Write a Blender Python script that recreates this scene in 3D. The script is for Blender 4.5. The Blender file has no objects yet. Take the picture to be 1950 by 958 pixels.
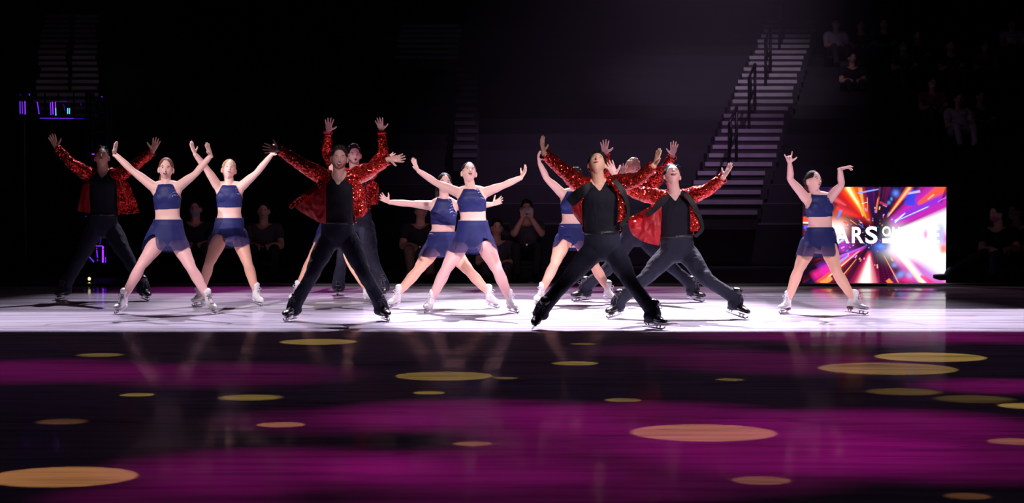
import bpy, bmesh, math, random
import numpy as np
from mathutils import Vector, Matrix, noise as mnoise
random.seed(7)
rng = np.random.RandomState(5)
SC = bpy.context.scene
COL = SC.collection
PI = math.pi
def R(d): return math.radians(d)
def V(*a): return Vector(a)

# ------------------------------------------------------------------ camera
FPX = 4200.0; CAMH = 1.45; PITCH = math.atan(153.0 / FPX)
cam_d = bpy.data.cameras.new('camera'); cam = bpy.data.objects.new('camera', cam_d); COL.objects.link(cam)
cam.location = (0, 0, CAMH); cam.rotation_euler = (PI / 2 - PITCH, 0, 0)
cam_d.sensor_width = 36; cam_d.lens = 36 * FPX / 1950; cam_d.clip_end = 300
cam_d.dof.use_dof = True; cam_d.dof.focus_distance = 22.0; cam_d.dof.aperture_fstop = 4.5
SC.camera = cam
SC.view_settings.view_transform = 'Standard'; SC.view_settings.look = 'None'
SC.view_settings.gamma = 1; SC.view_settings.use_curve_mapping = False
SC.view_settings.exposure = 0.0
SC.cycles.use_denoising = True
SC.cycles.sample_clamp_indirect = 4.0
SC.cycles.max_bounces = 6
FW = V(0, math.cos(PITCH), -math.sin(PITCH)); UPV = V(0, math.sin(PITCH), math.cos(PITCH))
def ray(px, py): return V(1, 0, 0) * ((px - 975) / FPX) + UPV * (-(py - 479) / FPX) + FW
def at(px, py, Y):
    d = ray(px, py); k = Y / d.y
    return V(0, 0, CAMH) + d * k
def ground(px, py, z=0.0):
    d = ray(px, py); k = (z - CAMH) / d.z
    return V(0, 0, CAMH) + d * k

# ------------------------------------------------------------------ world, lamps
HAZE_P = 7500
w = bpy.data.worlds.new('world'); SC.world = w; w.use_nodes = True
w.node_tree.nodes['Background'].inputs[0].default_value = (0.35, 0.2, 0.6, 1)
w.node_tree.nodes['Background'].inputs[1].default_value = 0.002
def spot(name, loc, target, power, color, deg, blend=0.1, radius=0.05):
    l = bpy.data.lights.new(name, 'SPOT'); l.energy = power; l.color = color
    l.spot_size = R(deg); l.spot_blend = blend; l.shadow_soft_size = radius
    o = bpy.data.objects.new(name, l); COL.objects.link(o)
    o.location = loc; d = Vector(target) - Vector(loc)
    o.rotation_euler = d.to_track_quat('-Z', 'Y').to_euler()
    return o
def cone_deg(loc, target, r):
    return 2 * math.degrees(math.atan(r / (Vector(target) - Vector(loc)).length))
K = 1.0
WASH = (0.90, 0.80, 1.0)
# follow spots from the house, left / centre / right: (lamp, target, radius at target, power)
KEYS = [((-9, 5, 10), (-3.15, 23.1, 1.0), 1.26, 17500),
        ((-17, 15, 8), (-2.0, 24.6, 1.2), 1.05, 12500),
        ((-2.5, 3, 10), (-0.60, 23.0, 0.95), 1.15, 17500),
        ((9, 6, 9), (1.15, 22.2, 0.9), 1.45, 12500),
        ((4.5, 3, 9), (3.1, 22.6, 0.9), 1.0, 12500)]
KEYS.append(((6, 4, 9), (.75, 20.7, 1.25), 1.0, 5200))  # extra unseen key, added to light the front man
for L, T, r, p in KEYS:
    spot('follow_spot', L, T, p * K, (1.0, 0.90, 0.97), cone_deg(L, T, r), 0.35, 0.10)
# overhead ice wash, cut along its front by the unseen cutoff blades built further down
WASHES = [((0.9, 34.0, 14), (0.8, 22.6, 0), 2.7, 42000, 0.6, 24.9), ((-6.0, 33.5, 14), (-3.3, 21.7, 0), 3.3, 13000, 0.5, 22.7),
          ((6.5, 34.0, 14), (3.9, 21.8, 0), 3.1, 26000, 0.6, 23.2), ((-1.6, 35.5, 14), (-0.6, 23.0, 0), 6.2, 10500, 0.5, 26.2)]
for L, T, r, p, b, be in WASHES:
    spot('ice_wash', L, T, p * K, WASH, cone_deg(L, T, r), b, 0.012)
# rim / side lamps low in the wings
spot('side_lamp', (13, 25.5, 6), (1.0, 22.8, 1.5), 4000 * K, (0.95, 0.8, 1.0), 10, 0.8, 0.1)
# yellow pin spots and magenta pools on the dark ice: (px, py, width px, power)
PINS = [(606, 651, 150, 1.0), (190, 676, 100, .7), (1095, 692, 90, 1.0), (845, 716, 190, .8), (962, 720, 52, .5), (262, 752, 68, .8),
        (477, 757, 135, .75), (817, 748, 62, .9), (118, 803, 110, .5), (535, 809, 95, 1.1), (1340, 824, 285, 1.5), (120, 908, 290, 1.5),
        (900, 845, 74, .8), (1772, 680, 215, 1.4), (1690, 702, 270, .8), (1390, 723, 54, .6), (1187, 762, 72, .7), (1955, 773, 110, 1.2),
        (1720, 746, 160, .4), (1935, 841, 110, 1.0), (1450, 915, 116, .7), (1842, 945, 100, .4), (1110, 655, 56, .5), (1855, 760, 170, .3)]
for x, y, wd, k in PINS:
    g = ground(x, y); s = FPX / g.y; r = wd / s / 2
    soft = 0.6 if k < .6 or (x, y) in ((190, 676), (477, 757)) else 0.12
    red = 0.47 if y > 790 else 0.74
    spot('pin_spot', (g.x + random.uniform(-.5, .5), g.y + random.uniform(0, 1.0), 11.5), g, 1250 * k * K, (1.0, red * .92, 0.13),
         2 * math.degrees(math.atan(r / 11.5)), soft, 0.01)
POOLS = [(60, 706, 620, .9), (420, 712, 640, .6), (900, 790, 700, 1.1), (1250, 795, 700, 1.0), (1680, 812, 760, 1.5), (1500, 860, 800, 1.3), (1800, 875, 800, 1.0),
         (640, 800, 560, .45), (520, 892, 760, 1.1), (900, 890, 700, 1.1), (1130, 838, 620, 1.0), (1350, 905, 700, .5), (1900, 735, 380, 1.1),
         (1500, 690, 620, .55), (1650, 640, 560, .9), (1950, 640, 500, .9), (1280, 668, 420, .3), (330, 950, 600, .6), (1000, 950, 900, .5), (1400, 640, 300, .5)]
for x, y, wd, k in POOLS:
    g = ground(x, y); s = FPX / g.y; r = wd / s / 2
    spot('magenta_wash_or_fill', (g.x, g.y + 2, 11.5), g, 660 * k * K, (0.85, 0.008, 0.46), 2 * math.degrees(math.atan(r / 11.5)), 1.0, 0.05)
# magenta strip along the far edge of the ice, and unseen violet fill lamps added to light the stands
for x_ in (-2.9, 1.0): spot('magenta_wash_or_fill', (x_, 26, 11), (x_, 26.4, 0), 1500 * K, (0.8, 0.05, 0.6), 23, 0.9, 0.1)
spot('violet_fill', (2.5, 24, 13), (4.3, 45, 3.3), 10000 * K, (0.72, 0.54, 0.80), 15, 1.0, 0.3)
spot('violet_fill', (2.0, 22, 12), (1.2, 31, 0.6), 260 * K, (0.8, 0.6, 0.9), 30, 1.0, 0.3)  # added fill for the front-row spectators

spot('magenta_wash_or_fill', (0, 20, 13), (0, 15, 0), 75 * K, (0.7, 0.4, 0.8), 85, 1.0, 0.4)  # unseen broad fill, added to lift the dark ice
spot('violet_fill', (-5, 24, 13), (-8.6, 44, 3.6), 420 * K, (0.75, 0.6, 0.75), 12, 1.0, 0.3)  # added to bring out the left aisle steps
spot('violet_fill', (-1, 24, 13), (-1.6, 46, 5.4), 500 * K, (0.5, 0.5, 0.8), 9, 1.0, 0.3)  # added to bring out the middle aisle steps
# stage haze hanging behind the ice, caught by the added violet fill lamps
spot('haze_lamp', (6, 31, 15), (2.6, 38, 0), HAZE_P, (0.66, 0.38, 0.80), 38, 1.0, 0.3)
# ------------------------------------------------------------------ materials
def mat(name, col=(.5, .5, .5), rough=.5, metal=0.0, spec=0.5, emit=None, estr=1.0):
    m = bpy.data.materials.new(name); m.use_nodes = True
    b = m.node_tree.nodes['Principled BSDF']
    b.inputs['Base Color'].default_value = (*col, 1); b.inputs['Roughness'].default_value = rough
    b.inputs['Metallic'].default_value = metal; b.inputs['Specular IOR Level'].default_value = spec
    if emit:
        b.inputs['Emission Color'].default_value = (*emit, 1); b.inputs['Emission Strength'].default_value = estr
    return m
def N(m, t, **kw):
    n = m.node_tree.nodes.new(t)
    for k, v in kw.items(): setattr(n, k, v)
    return n
def LK(m, a, b): m.node_tree.links.new(a, b)
def bsdf(m): return m.node_tree.nodes['Principled BSDF']
def noisy(m, scale=8, amount=.25, bump=.3, dist=.01, stretch=(1, 1, 1), detail=4):
    b = bsdf(m); tc = N(m, 'ShaderNodeTexCoord'); mp = N(m, 'ShaderNodeMapping'); mp.inputs['Scale'].default_value = stretch
    nz = N(m, 'ShaderNodeTexNoise'); nz.inputs['Scale'].default_value = scale; nz.inputs['Detail'].default_value = detail
    LK(m, tc.outputs['Object'], mp.inputs[0]); LK(m, mp.outputs[0], nz.inputs['Vector'])
    mx = N(m, 'ShaderNodeMix', data_type='RGBA', blend_type='MULTIPLY')
    c = b.inputs['Base Color'].default_value[:]
    mx.inputs[0].default_value = 1; mx.inputs[6].default_value = c
    cr = N(m, 'ShaderNodeMapRange'); cr.inputs[3].default_value = 1 - amount; cr.inputs[4].default_value = 1 + amount
    LK(m, nz.outputs[0], cr.inputs[0]); LK(m, cr.outputs[0], mx.inputs[7]); LK(m, mx.outputs[2], b.inputs['Base Color'])
    if bump:
        bp = N(m, 'ShaderNodeBump'); bp.inputs['Strength'].default_value = bump; bp.inputs['Distance'].default_value = dist
        LK(m, nz.outputs[0], bp.inputs['Height']); LK(m, bp.outputs[0], b.inputs['Normal'])
    return m
def skin_mat(name, col):
    m = mat(name, col, .45, 0, .35); noisy(m, 30, .05, .05, .002)
    b = bsdf(m); b.inputs['Subsurface Weight'].default_value = .12; b.inputs['Subsurface Radius'].default_value = (.02, .008, .005)
    b.inputs['Subsurface Scale'].default_value = .5
    return m
def sequin(name, col=(.62, .008, .012), scale=85):
    m = mat(name, col, .22, 1.0)
    b = bsdf(m); tc = N(m, 'ShaderNodeTexCoord')
    vo = N(m, 'ShaderNodeTexVoronoi'); vo.inputs['Scale'].default_value = scale
    LK(m, tc.outputs['Object'], vo.inputs['Vector'])
    geo = N(m, 'ShaderNodeNewGeometry')
    sub = N(m, 'ShaderNodeVectorMath', operation='SUBTRACT'); sub.inputs[1].default_value = (.5, .5, .5)
    LK(m, vo.outputs['Color'], sub.inputs[0])
    sc = N(m, 'ShaderNodeVectorMath', operation='SCALE'); sc.inputs['Scale'].default_value = 1.15
    LK(m, sub.outputs[0], sc.inputs[0])
    ad = N(m, 'ShaderNodeVectorMath', operation='ADD'); LK(m, geo.outputs['Normal'], ad.inputs[0]); LK(m, sc.outputs[0], ad.inputs[1])
    nn = N(m, 'ShaderNodeVectorMath', operation='NORMALIZE'); LK(m, ad.outputs[0], nn.inputs[0]); LK(m, nn.outputs[0], b.inputs['Normal'])
    vo2 = N(m, 'ShaderNodeTexVoronoi'); vo2.inputs['Scale'].default_value = scale
    LK(m, tc.outputs['Object'], vo2.inputs['Vector'])
    cr = N(m, 'ShaderNodeValToRGB'); cr.color_ramp.elements[0].color = (col[0] * .25, 0, 0, 1); cr.color_ramp.elements[1].color = (1, .06, .045, 1)
    sx = N(m, 'ShaderNodeSeparateColor'); LK(m, vo2.outputs['Color'], sx.inputs[0]); LK(m, sx.outputs[2], cr.inputs[0]); LK(m, cr.outputs[0], b.inputs['Base Color'])
    b.inputs['Metallic'].default_value = .85
    return m
MT = {}
MT['skin_fair'] = skin_mat('skin_fair', (.78, .47, .40))
MT['skin_tan'] = skin_mat('skin_tan', (.66, .36, .26))
MT['skin_warm'] = skin_mat('skin_warm', (.64, .35, .25)); MT['skin_ruddy'] = skin_mat('skin_ruddy', (.46, .24, .21))
MT['skin_pink'] = skin_mat('skin_pink', (.74, .42, .38))
MT['tights_tan'] = skin_mat('tights_tan', (.80, .42, .31))
MT['tights_pink'] = skin_mat('tights_pink', (.80, .44, .42))
MT['hair_dark'] = noisy(mat('hair_dark', (.012, .007, .006), .6, 0, .22), 90, .5, .6, .006, (1, 1, .15))
MT['hair_black'] = noisy(mat('hair_black', (.006, .005, .005), .6, 0, .22), 90, .5, .6, .006, (1, 1, .15))
MT['hair_auburn'] = noisy(mat('hair_auburn', (.17, .055, .028), .6, 0, .22), 90, .5, .6, .006, (1, 1, .15))
MT['hair_blonde'] = noisy(mat('hair_blonde', (.52, .30, .14), .6, 0, .22), 90, .5, .6, .006, (1, 1, .15))
MT['hair_fair'] = noisy(mat('hair_fair', (.50, .36, .27), .6, 0, .22), 90, .5, .6, .006, (1, 1, .15))
MT['brow'] = mat('brow', (.035, .018, .012), .7)
MT['eye_white'] = mat('eye_white', (.45, .40, .40), .3); MT['eye_iris'] = mat('eye_iris', (.02, .012, .01), .2)
MT['lips'] = mat('lips', (.50, .10, .11), .4); MT['mouth_dark'] = mat('mouth_dark', (.05, .008, .008), .5); MT['teeth'] = mat('teeth', (.8, .76, .72), .3)
MT['navy'] = noisy(mat('navy', (.014, .017, .105), .6, 0, .25), 22, .2, .35, .01)
MT['black_shirt'] = noisy(mat('black_shirt', (.0055, .005, .011), .8, 0, .2), 11, .3, .9, .02, (1.5, 1.5, .35))
MT['black_trouser'] = noisy(mat('black_trouser', (.012, .012, .026), .8, 0, .25), 9, .35, 1.0, .025, (1, 1, .8))
MT['sequin'] = sequin('sequin')
MT['lining'] = noisy(mat('lining', (.36, .008, .016), .5, 0, .3), 7, .35, 1.0, .03, (1, 1, .7))
MT['lapel'] = mat('lapel', (.006, .005, .007), .6, 0, .3)
MT['boot_white'] = noisy(mat('boot_white', (.80, .77, .78), .35), 25, .08, .2, .004)
MT['boot_black'] = noisy(mat('boot_black', (.012, .010, .012), .3), 25, .2, .3, .004)
MT['sole_brown'] = mat('sole_brown', (.16, .05, .03), .45); MT['sole_black'] = mat('sole_black', (.01, .01, .01), .5)
MT['steel'] = mat('steel', (.6, .6, .62), .22, 1.0)
MT['lace_dark'] = mat('lace_dark', (.10, .09, .12), .7); MT['lace_white'] = mat('lace_white', (.8, .78, .8), .7)
MT['beard_brown'] = noisy(mat('beard_brown', (.26, .11, .07), .7), 90, .4, .5, .004)
MT['beard_dark'] = noisy(mat('beard_dark', (.24, .13, .11), .7), 90, .4, .5, .004)
MT['belt'] = mat('belt', (.006, .006, .008), .4)
MT['pearl'] = mat('pearl', (.8, .8, .85), .15, .3)
MT['dark_metal'] = mat('dark_metal', (.02, .02, .022), .45, .6)
MT['plastic_black'] = mat('plastic_black', (.008, .008, .009), .5)
MT['phone_glass'] = mat('phone_glass', (.08, .07, .09), .2)
def navy_crystal():
    m = mat('navy_crystal', (.013, .016, .10), .55, 0, .25); noisy(m, 22, .2, .3, .008)
    b = bsdf(m); tc = N(m, 'ShaderNodeTexCoord'); at_ = N(m, 'ShaderNodeAttribute', attribute_name='sparkle')
    vo = N(m, 'ShaderNodeTexVoronoi'); vo.inputs['Scale'].default_value = 150; LK(m, tc.outputs['Object'], vo.inputs['Vector'])
    sx = N(m, 'ShaderNodeSeparateColor'); LK(m, vo.outputs['Color'], sx.inputs[0])
    mul = N(m, 'ShaderNodeMath', operation='MULTIPLY'); LK(m, sx.outputs[0], mul.inputs[0]); LK(m, at_.outputs['Fac'], mul.inputs[1])
    gt = N(m, 'ShaderNodeMath', operation='GREATER_THAN'); gt.inputs[1].default_value = .66; LK(m, mul.outputs[0], gt.inputs[0])
    old = b.inputs['Base Color'].links[0].from_socket
    mx = N(m, 'ShaderNodeMix', data_type='RGBA'); LK(m, gt.outputs[0], mx.inputs[0]); LK(m, old, mx.inputs[6]); mx.inputs[7].default_value = (.38, .42, .75, 1)
    LK(m, mx.outputs[2], b.inputs['Base Color'])
    m2 = N(m, 'ShaderNodeMath', operation='MULTIPLY'); m2.inputs[1].default_value = .6; LK(m, gt.outputs[0], m2.inputs[0]); LK(m, m2.outputs[0], b.inputs['Metallic'])
    return m
MT['navy_crystal'] = navy_crystal()
def sheer():
    m = mat('navy_sheer', (.014, .016, .095), .6, 0, .25); noisy(m, 16, .25, .3, .01)
    b = bsdf(m); a = N(m, 'ShaderNodeAttribute', attribute_name='sheer'); tr = N(m, 'ShaderNodeBsdfTransparent'); tr.inputs[0].default_value = (.8, .78, .95, 1)
    mx = N(m, 'ShaderNodeMixShader'); out = m.node_tree.nodes['Material Output']
    LK(m, a.outputs['Fac'], mx.inputs[0]); LK(m, b.outputs[0], mx.inputs[1]); LK(m, tr.outputs[0], mx.inputs[2]); LK(m, mx.outputs[0], out.inputs[0])
    return m
MT['sheer'] = sheer()

# ------------------------------------------------------------------ mesh helpers
def tag(o, label=None, cat=None, group=None, kind=None):
    if label: o['label'] = label
    if cat: o['category'] = cat
    if group: o['group'] = group
    if kind: o['kind'] = kind
    return o
def empty(name, loc, label, cat, group=None):
    o = bpy.data.objects.new(name, None); COL.objects.link(o); o.location = loc; o.empty_display_size = .1
    return tag(o, label, cat, group)
def link(name, me, mats=None, parent=None, smooth=True):
    if mats:
        for m in (mats if isinstance(mats, (list, tuple)) else [mats]): me.materials.append(MT[m] if isinstance(m, str) else m)
    if smooth: me.polygons.foreach_set('use_smooth', [True] * len(me.polygons))
    o = bpy.data.objects.new(name, me); COL.objects.link(o)
    if parent is not None:
        o.parent = parent
        o.matrix_parent_inverse = Matrix.Translation(parent.location).inverted() if parent.parent is None else Matrix.Identity(4)
    return o
def rootchild(name, me, mats, parent, top, smooth=True):
    "child of a mesh part whose own matrix is that of the empty `top`"
    o = link(name, me, mats, None, smooth); o.parent = parent
    o.matrix_parent_inverse = Matrix.Identity(4)
    return o
class MB:
    "collects vertices and faces"
    def __init__(s): s.v = []; s.f = []
    def add(s, v, f):
        n = len(s.v); s.v += [tuple(p) for p in v]; s.f += [tuple(i + n for i in q) for q in f]
    def mesh(s, name='m'):
        me = bpy.data.meshes.new(name); me.from_pydata(s.v, [], s.f); me.update(); return me
    def box(s, c, h, axes=None):
        c = Vector(c); ax = axes or (V(1, 0, 0), V(0, 1, 0), V(0, 0, 1))
        vs = [c + ax[0] * (h[0] * i) + ax[1] * (h[1] * j) + ax[2] * (h[2] * k) for i in (-1, 1) for j in (-1, 1) for k in (-1, 1)]
        s.add(vs, [(0, 1, 3, 2), (4, 6, 7, 5), (0, 4, 5, 1), (2, 3, 7, 6), (0, 2, 6, 4), (1, 5, 7, 3)]); return s
    def ell(s, c, r, axes=None, nu=20, nv=12, fn=None):
        c = Vector(c); ax = axes or (V(1, 0, 0), V(0, 1, 0), V(0, 0, 1))
        vs = []; fs = []
        for j in range(1, nv):
            ph = PI * j / nv
            for i in range(nu):
                th = 2 * PI * i / nu
                d = (math.sin(ph) * math.cos(th), math.sin(ph) * math.sin(th), math.cos(ph))
                q = [d[k] * r[k] for k in range(3)]
                if fn: q = fn(d, q)
                vs.append(c + ax[0] * q[0] + ax[1] * q[1] + ax[2] * q[2])
        for top, dz in ((0, 1), (1, -1)):
            q = [0, 0, dz * r[2]]
            if fn: q = fn((0, 0, dz), q)
            vs.append(c + ax[0] * q[0] + ax[1] * q[1] + ax[2] * q[2])
        for j in range(nv - 2):
            for i in range(nu):
                a = j * nu + i; b = j * nu + (i + 1) % nu
                fs.append((a, a + nu, b + nu, b))
        t = len(vs) - 2
        for i in range(nu):
            fs.append((t, i, (i + 1) % nu)); o = (nv - 2) * nu; fs.append((t + 1, o + (i + 1) % nu, o + i))
        s.add(vs, fs); return s
    def loft(s, pts, ra, rb=None, side=None, n=14, sub=4, cap=True, sq=2.0):
        "swept closed tube; side = fixed lateral vector or None"
        P = [Vector(p) for p in pts]; ra = list(ra); rb = list(rb or ra)
        def cr(a, b, c, d, t):
            return 0.5 * ((2 * b) + (c - a) * t + (2 * a - 5 * b + 4 * c - d) * t * t + (3 * b - a - 3 * c + d) * t ** 3)
        Q = []; A = []; B = []
        m = len(P)
        for i in range(m - 1):
            i0 = max(i - 1, 0); i3 = min(i + 2, m - 1)
            for k in range(sub):
                t = k / sub
                Q.append(cr(P[i0], P[i], P[i + 1], P[i3], t)); A.append(ra[i] + (ra[i + 1] - ra[i]) * (t * t * (3 - 2 * t))); B.append(rb[i] + (rb[i + 1] - rb[i]) * (t * t * (3 - 2 * t)))
        Q.append(P[-1]); A.append(ra[-1]); B.append(rb[-1])
        T = []
        for i in range(len(Q)):
            d = Q[min(i + 1, len(Q) - 1)] - Q[max(i - 1, 0)]; T.append(d.normalized() if d.length > 1e-9 else V(0, 0, 1))
        if cap:
            for e in (0, -1):
                rr = min(A[e], B[e]); t = T[e] * (-1 if e == 0 else 1); ex = []
                for a in ((30, 60, 82) if e else (82, 60, 30)):
                    ex.append((Q[e] + t * (rr * .6 * math.sin(R(a))), A[e] * math.cos(R(a)), B[e] * math.cos(R(a)), T[e]))
                if e == 0:
                    Q = [x[0] for x in ex] + Q; A = [x[1] for x in ex] + A; B = [x[2] for x in ex] + B; T = [x[3] for x in ex] + T
                else:
                    Q += [x[0] for x in ex]; A += [x[1] for x in ex]; B += [x[2] for x in ex]; T += [x[3] for x in ex]
        sd = Vector(side) if side is not None else (T[0].orthogonal())
        vs = []; fs = []
        for i, q in enumerate(Q):
            u = sd - T[i] * sd.dot(T[i])
            u = u.normalized() if u.length > 1e-6 else T[i].orthogonal().normalized()
            if side is None: sd = u
            f = u.cross(T[i])
            for k in range(n):
                th = 2 * PI * k / n; c, s_ = math.cos(th), math.sin(th)
                if sq != 2.0:
                    c = math.copysign(abs(c) ** (2 / sq), c); s_ = math.copysign(abs(s_) ** (2 / sq), s_)
                vs.append(q + u * (A[i] * c) + f * (B[i] * s_))
        L = len(Q)
        for i in range(L - 1):
            for k in range(n):
                a = i * n + k; b = i * n + (k + 1) % n; fs.append((a, b, b + n, a + n))
        fs.append(tuple(range(n - 1, -1, -1))); fs.append(tuple((L - 1) * n + k for k in range(n)))
        s.add(vs, fs); return s
    def rod(s, a, b, r, n=8):
        return s.loft([a, b], [r, r], n=n, sub=1, cap=False)
def remesh(mb, voxel, smooth=3, disp=0.0, dscale=.1):
    me = mb.mesh('tmp'); o = bpy.data.objects.new('tmp', me); COL.objects.link(o)
    m = o.modifiers.new('r', 'REMESH'); m.mode = 'VOXEL'; m.voxel_size = voxel; m.use_smooth_shade = True
    if smooth:
        m = o.modifiers.new('s', 'SMOOTH'); m.factor = .5; m.iterations = smooth
    if disp:
        t = bpy.data.textures.new('wrinkle', 'CLOUDS'); t.noise_scale = dscale
        m = o.modifiers.new('d', 'DISPLACE'); m.texture = t; m.strength = disp; m.mid_level = .5; m.texture_coords = 'LOCAL'
    dg = bpy.context.evaluated_depsgraph_get(); dg.update()
    out = bpy.data.meshes.new_from_object(o.evaluated_get(dg))
    bpy.data.objects.remove(o); bpy.data.meshes.remove(me)
    return out
def verts(me):
    a = np.empty(len(me.vertices) * 3, dtype=np.float32); me.vertices.foreach_get('co', a); return a.reshape(-1, 3)
def vnorm(me):
    a = np.empty(len(me.vertices) * 3, dtype=np.float32); me.vertex_normals.foreach_get('vector', a); return a.reshape(-1, 3)
def quads(me):
    out = []
    for p in me.polygons: out.append(tuple(p.vertices))
    return out
def submesh(me, keep, offset=0.0, name='part', co=None):
    "faces whose vertices are all kept, pushed out by offset"
    if co is None: co = verts(me)
    nm = vnorm(me); F = [q for q in quads(me) if all(keep[i] for i in q)]
    used = sorted({i for q in F for i in q}); ix = {v: k for k, v in enumerate(used)}
    c = co + nm * (offset if np.isscalar(offset) else np.asarray(offset)[:, None])
    c = np.array(c[used], dtype=float); F = [tuple(ix[i] for i in q) for q in F]
    cnt = {}
    for q in F:
        for a, b in zip(q, q[1:] + q[:1]): e = (a, b) if a < b else (b, a); cnt[e] = cnt.get(e, 0) + 1
    nb = {}
    for (a, b), n_ in cnt.items():
        if n_ == 1: nb.setdefault(a, []).append(b); nb.setdefault(b, []).append(a)
    if nb:      # even out the stepped cut edge
        ids = [i for i in nb if len(nb[i]) == 2]; L = np.array([nb[i][0] for i in ids]); Rr = np.array([nb[i][1] for i in ids]); ids = np.array(ids)
        for _ in range(8):
            if len(ids): c[ids] = c[ids] * .4 + (c[L] + c[Rr]) * .3
    m = bpy.data.meshes.new(name); m.from_pydata(c.tolist(), [], F); m.update()
    return m, np.array(used, dtype=int)
def attr(me, name, vals):
    a = me.attributes.new(name, 'FLOAT', 'POINT'); a.data.foreach_set('value', np.asarray(vals, dtype=np.float32))
def solid(o, t, off=1, mat_off=0):
    m = o.modifiers.new('thickness', 'SOLIDIFY'); m.thickness = t; m.offset = off; m.material_offset = mat_off; m.material_offset_rim = 0
# ------------------------------------------------------------------ people
def clampy(d2, L, cap): return min(math.sqrt(max(0.0, L * L - d2)), cap)
def bend(a, pxy, Y, L, sign, cap):
    "world point at pixel pxy whose distance from a is near L, going towards (-1) or away from (+1) the camera"
    q = at(pxy[0], pxy[1], a.y); d2 = (q - a).length_squared
    return at(pxy[0], pxy[1], a.y + sign * clampy(d2, L, cap))
def hand(mb, w, tip, n, k=1.0, thumb=1, spread=12, curl=10, pose=None):
    d = (tip - w).normalized(); n = Vector(n); n = (n - d * n.dot(d)).normalized(); s = d.cross(n) * thumb   # s points to the thumb side
    mb.loft([w - d * .02, w + d * .015 * k, w + d * .05 * k, w + d * .085 * k], [.023 * k, .026 * k, .036 * k, .037 * k], [.017 * k, .016 * k, .014 * k, .012 * k], side=s, n=12, sub=2)
    offs = (.028, .010, -.009, -.027); ln = (.070, .078, .073, .057); sp = (1.0, .3, -.35, -1.1)
    for i in range(4):
        c = curl; e = spread
        if pose: c = pose[i]
        b = w + d * (.080 * k - abs(offs[i]) * .25) + s * offs[i] * k
        dd = (d * math.cos(R(e * sp[i])) + s * math.sin(R(e * sp[i]))).normalized()
        pts = [b - dd * .012, b]; cur = dd
        for seg in (.45, .31, .24):
            cur = (cur * math.cos(R(c)) + n * math.sin(R(c))).normalized()
            pts.append(pts[-1] + cur * ln[i] * seg * k)
        mb.loft(pts, [.0095 * k, .0092 * k, .0086 * k, .0080 * k, .0066 * k], n=8, sub=2)
    b = w + d * .022 * k + s * .020 * k
    td = (d * math.cos(R(48 + spread)) + s * math.sin(R(48 + spread)) + n * .25).normalized(); td2 = (td + d * .35).normalized()
    mb.loft([b, b + td * .028 * k, b + td * .052 * k, b + td * .052 * k + td2 * .028 * k], [.016 * k, .0125 * k, .0105 * k, .0082 * k], n=8, sub=2)
def head_axes(yaw, pitch, roll):
    F = V(math.sin(R(yaw)) * math.cos(R(pitch)), -math.cos(R(yaw)) * math.cos(R(pitch)), math.sin(R(pitch)))
    Z = V(0, 0, 1); U = (Z - F * Z.dot(F)).normalized(); Rt = U.cross(F)
    U2 = (U * math.cos(R(roll)) + Rt * math.sin(R(roll))).normalized(); return U2.cross(F).normalized(), F, U2
def head_fn(d, q):
    x, y, z = d
    if z < 0:
        q[0] *= 1 - .30 * z * z; q[1] *= 1 - .16 * z * z
    if z < -.3 and y > 0: q[1] += .010 * min(1, (-z - .3) * 1.6) * (y ** 2)
    g = lambda cx, cz, sx, sz: math.exp(-((x - cx) / sx) ** 2 - ((z - cz) / sz) ** 2) if y > 0 else 0
    q[1] -= .009 * (g(.34, .06, .17, .10) + g(-.34, .06, .17, .10))
    q[1] += .005 * g(0, .22, .5, .08) + .005 * g(0, -.52, .25, .10) + .006 * g(0, -.82, .22, .12)
    q[0] *= 1 + .04 * math.exp(-((z + .1) / .2) ** 2)
    return q
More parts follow.
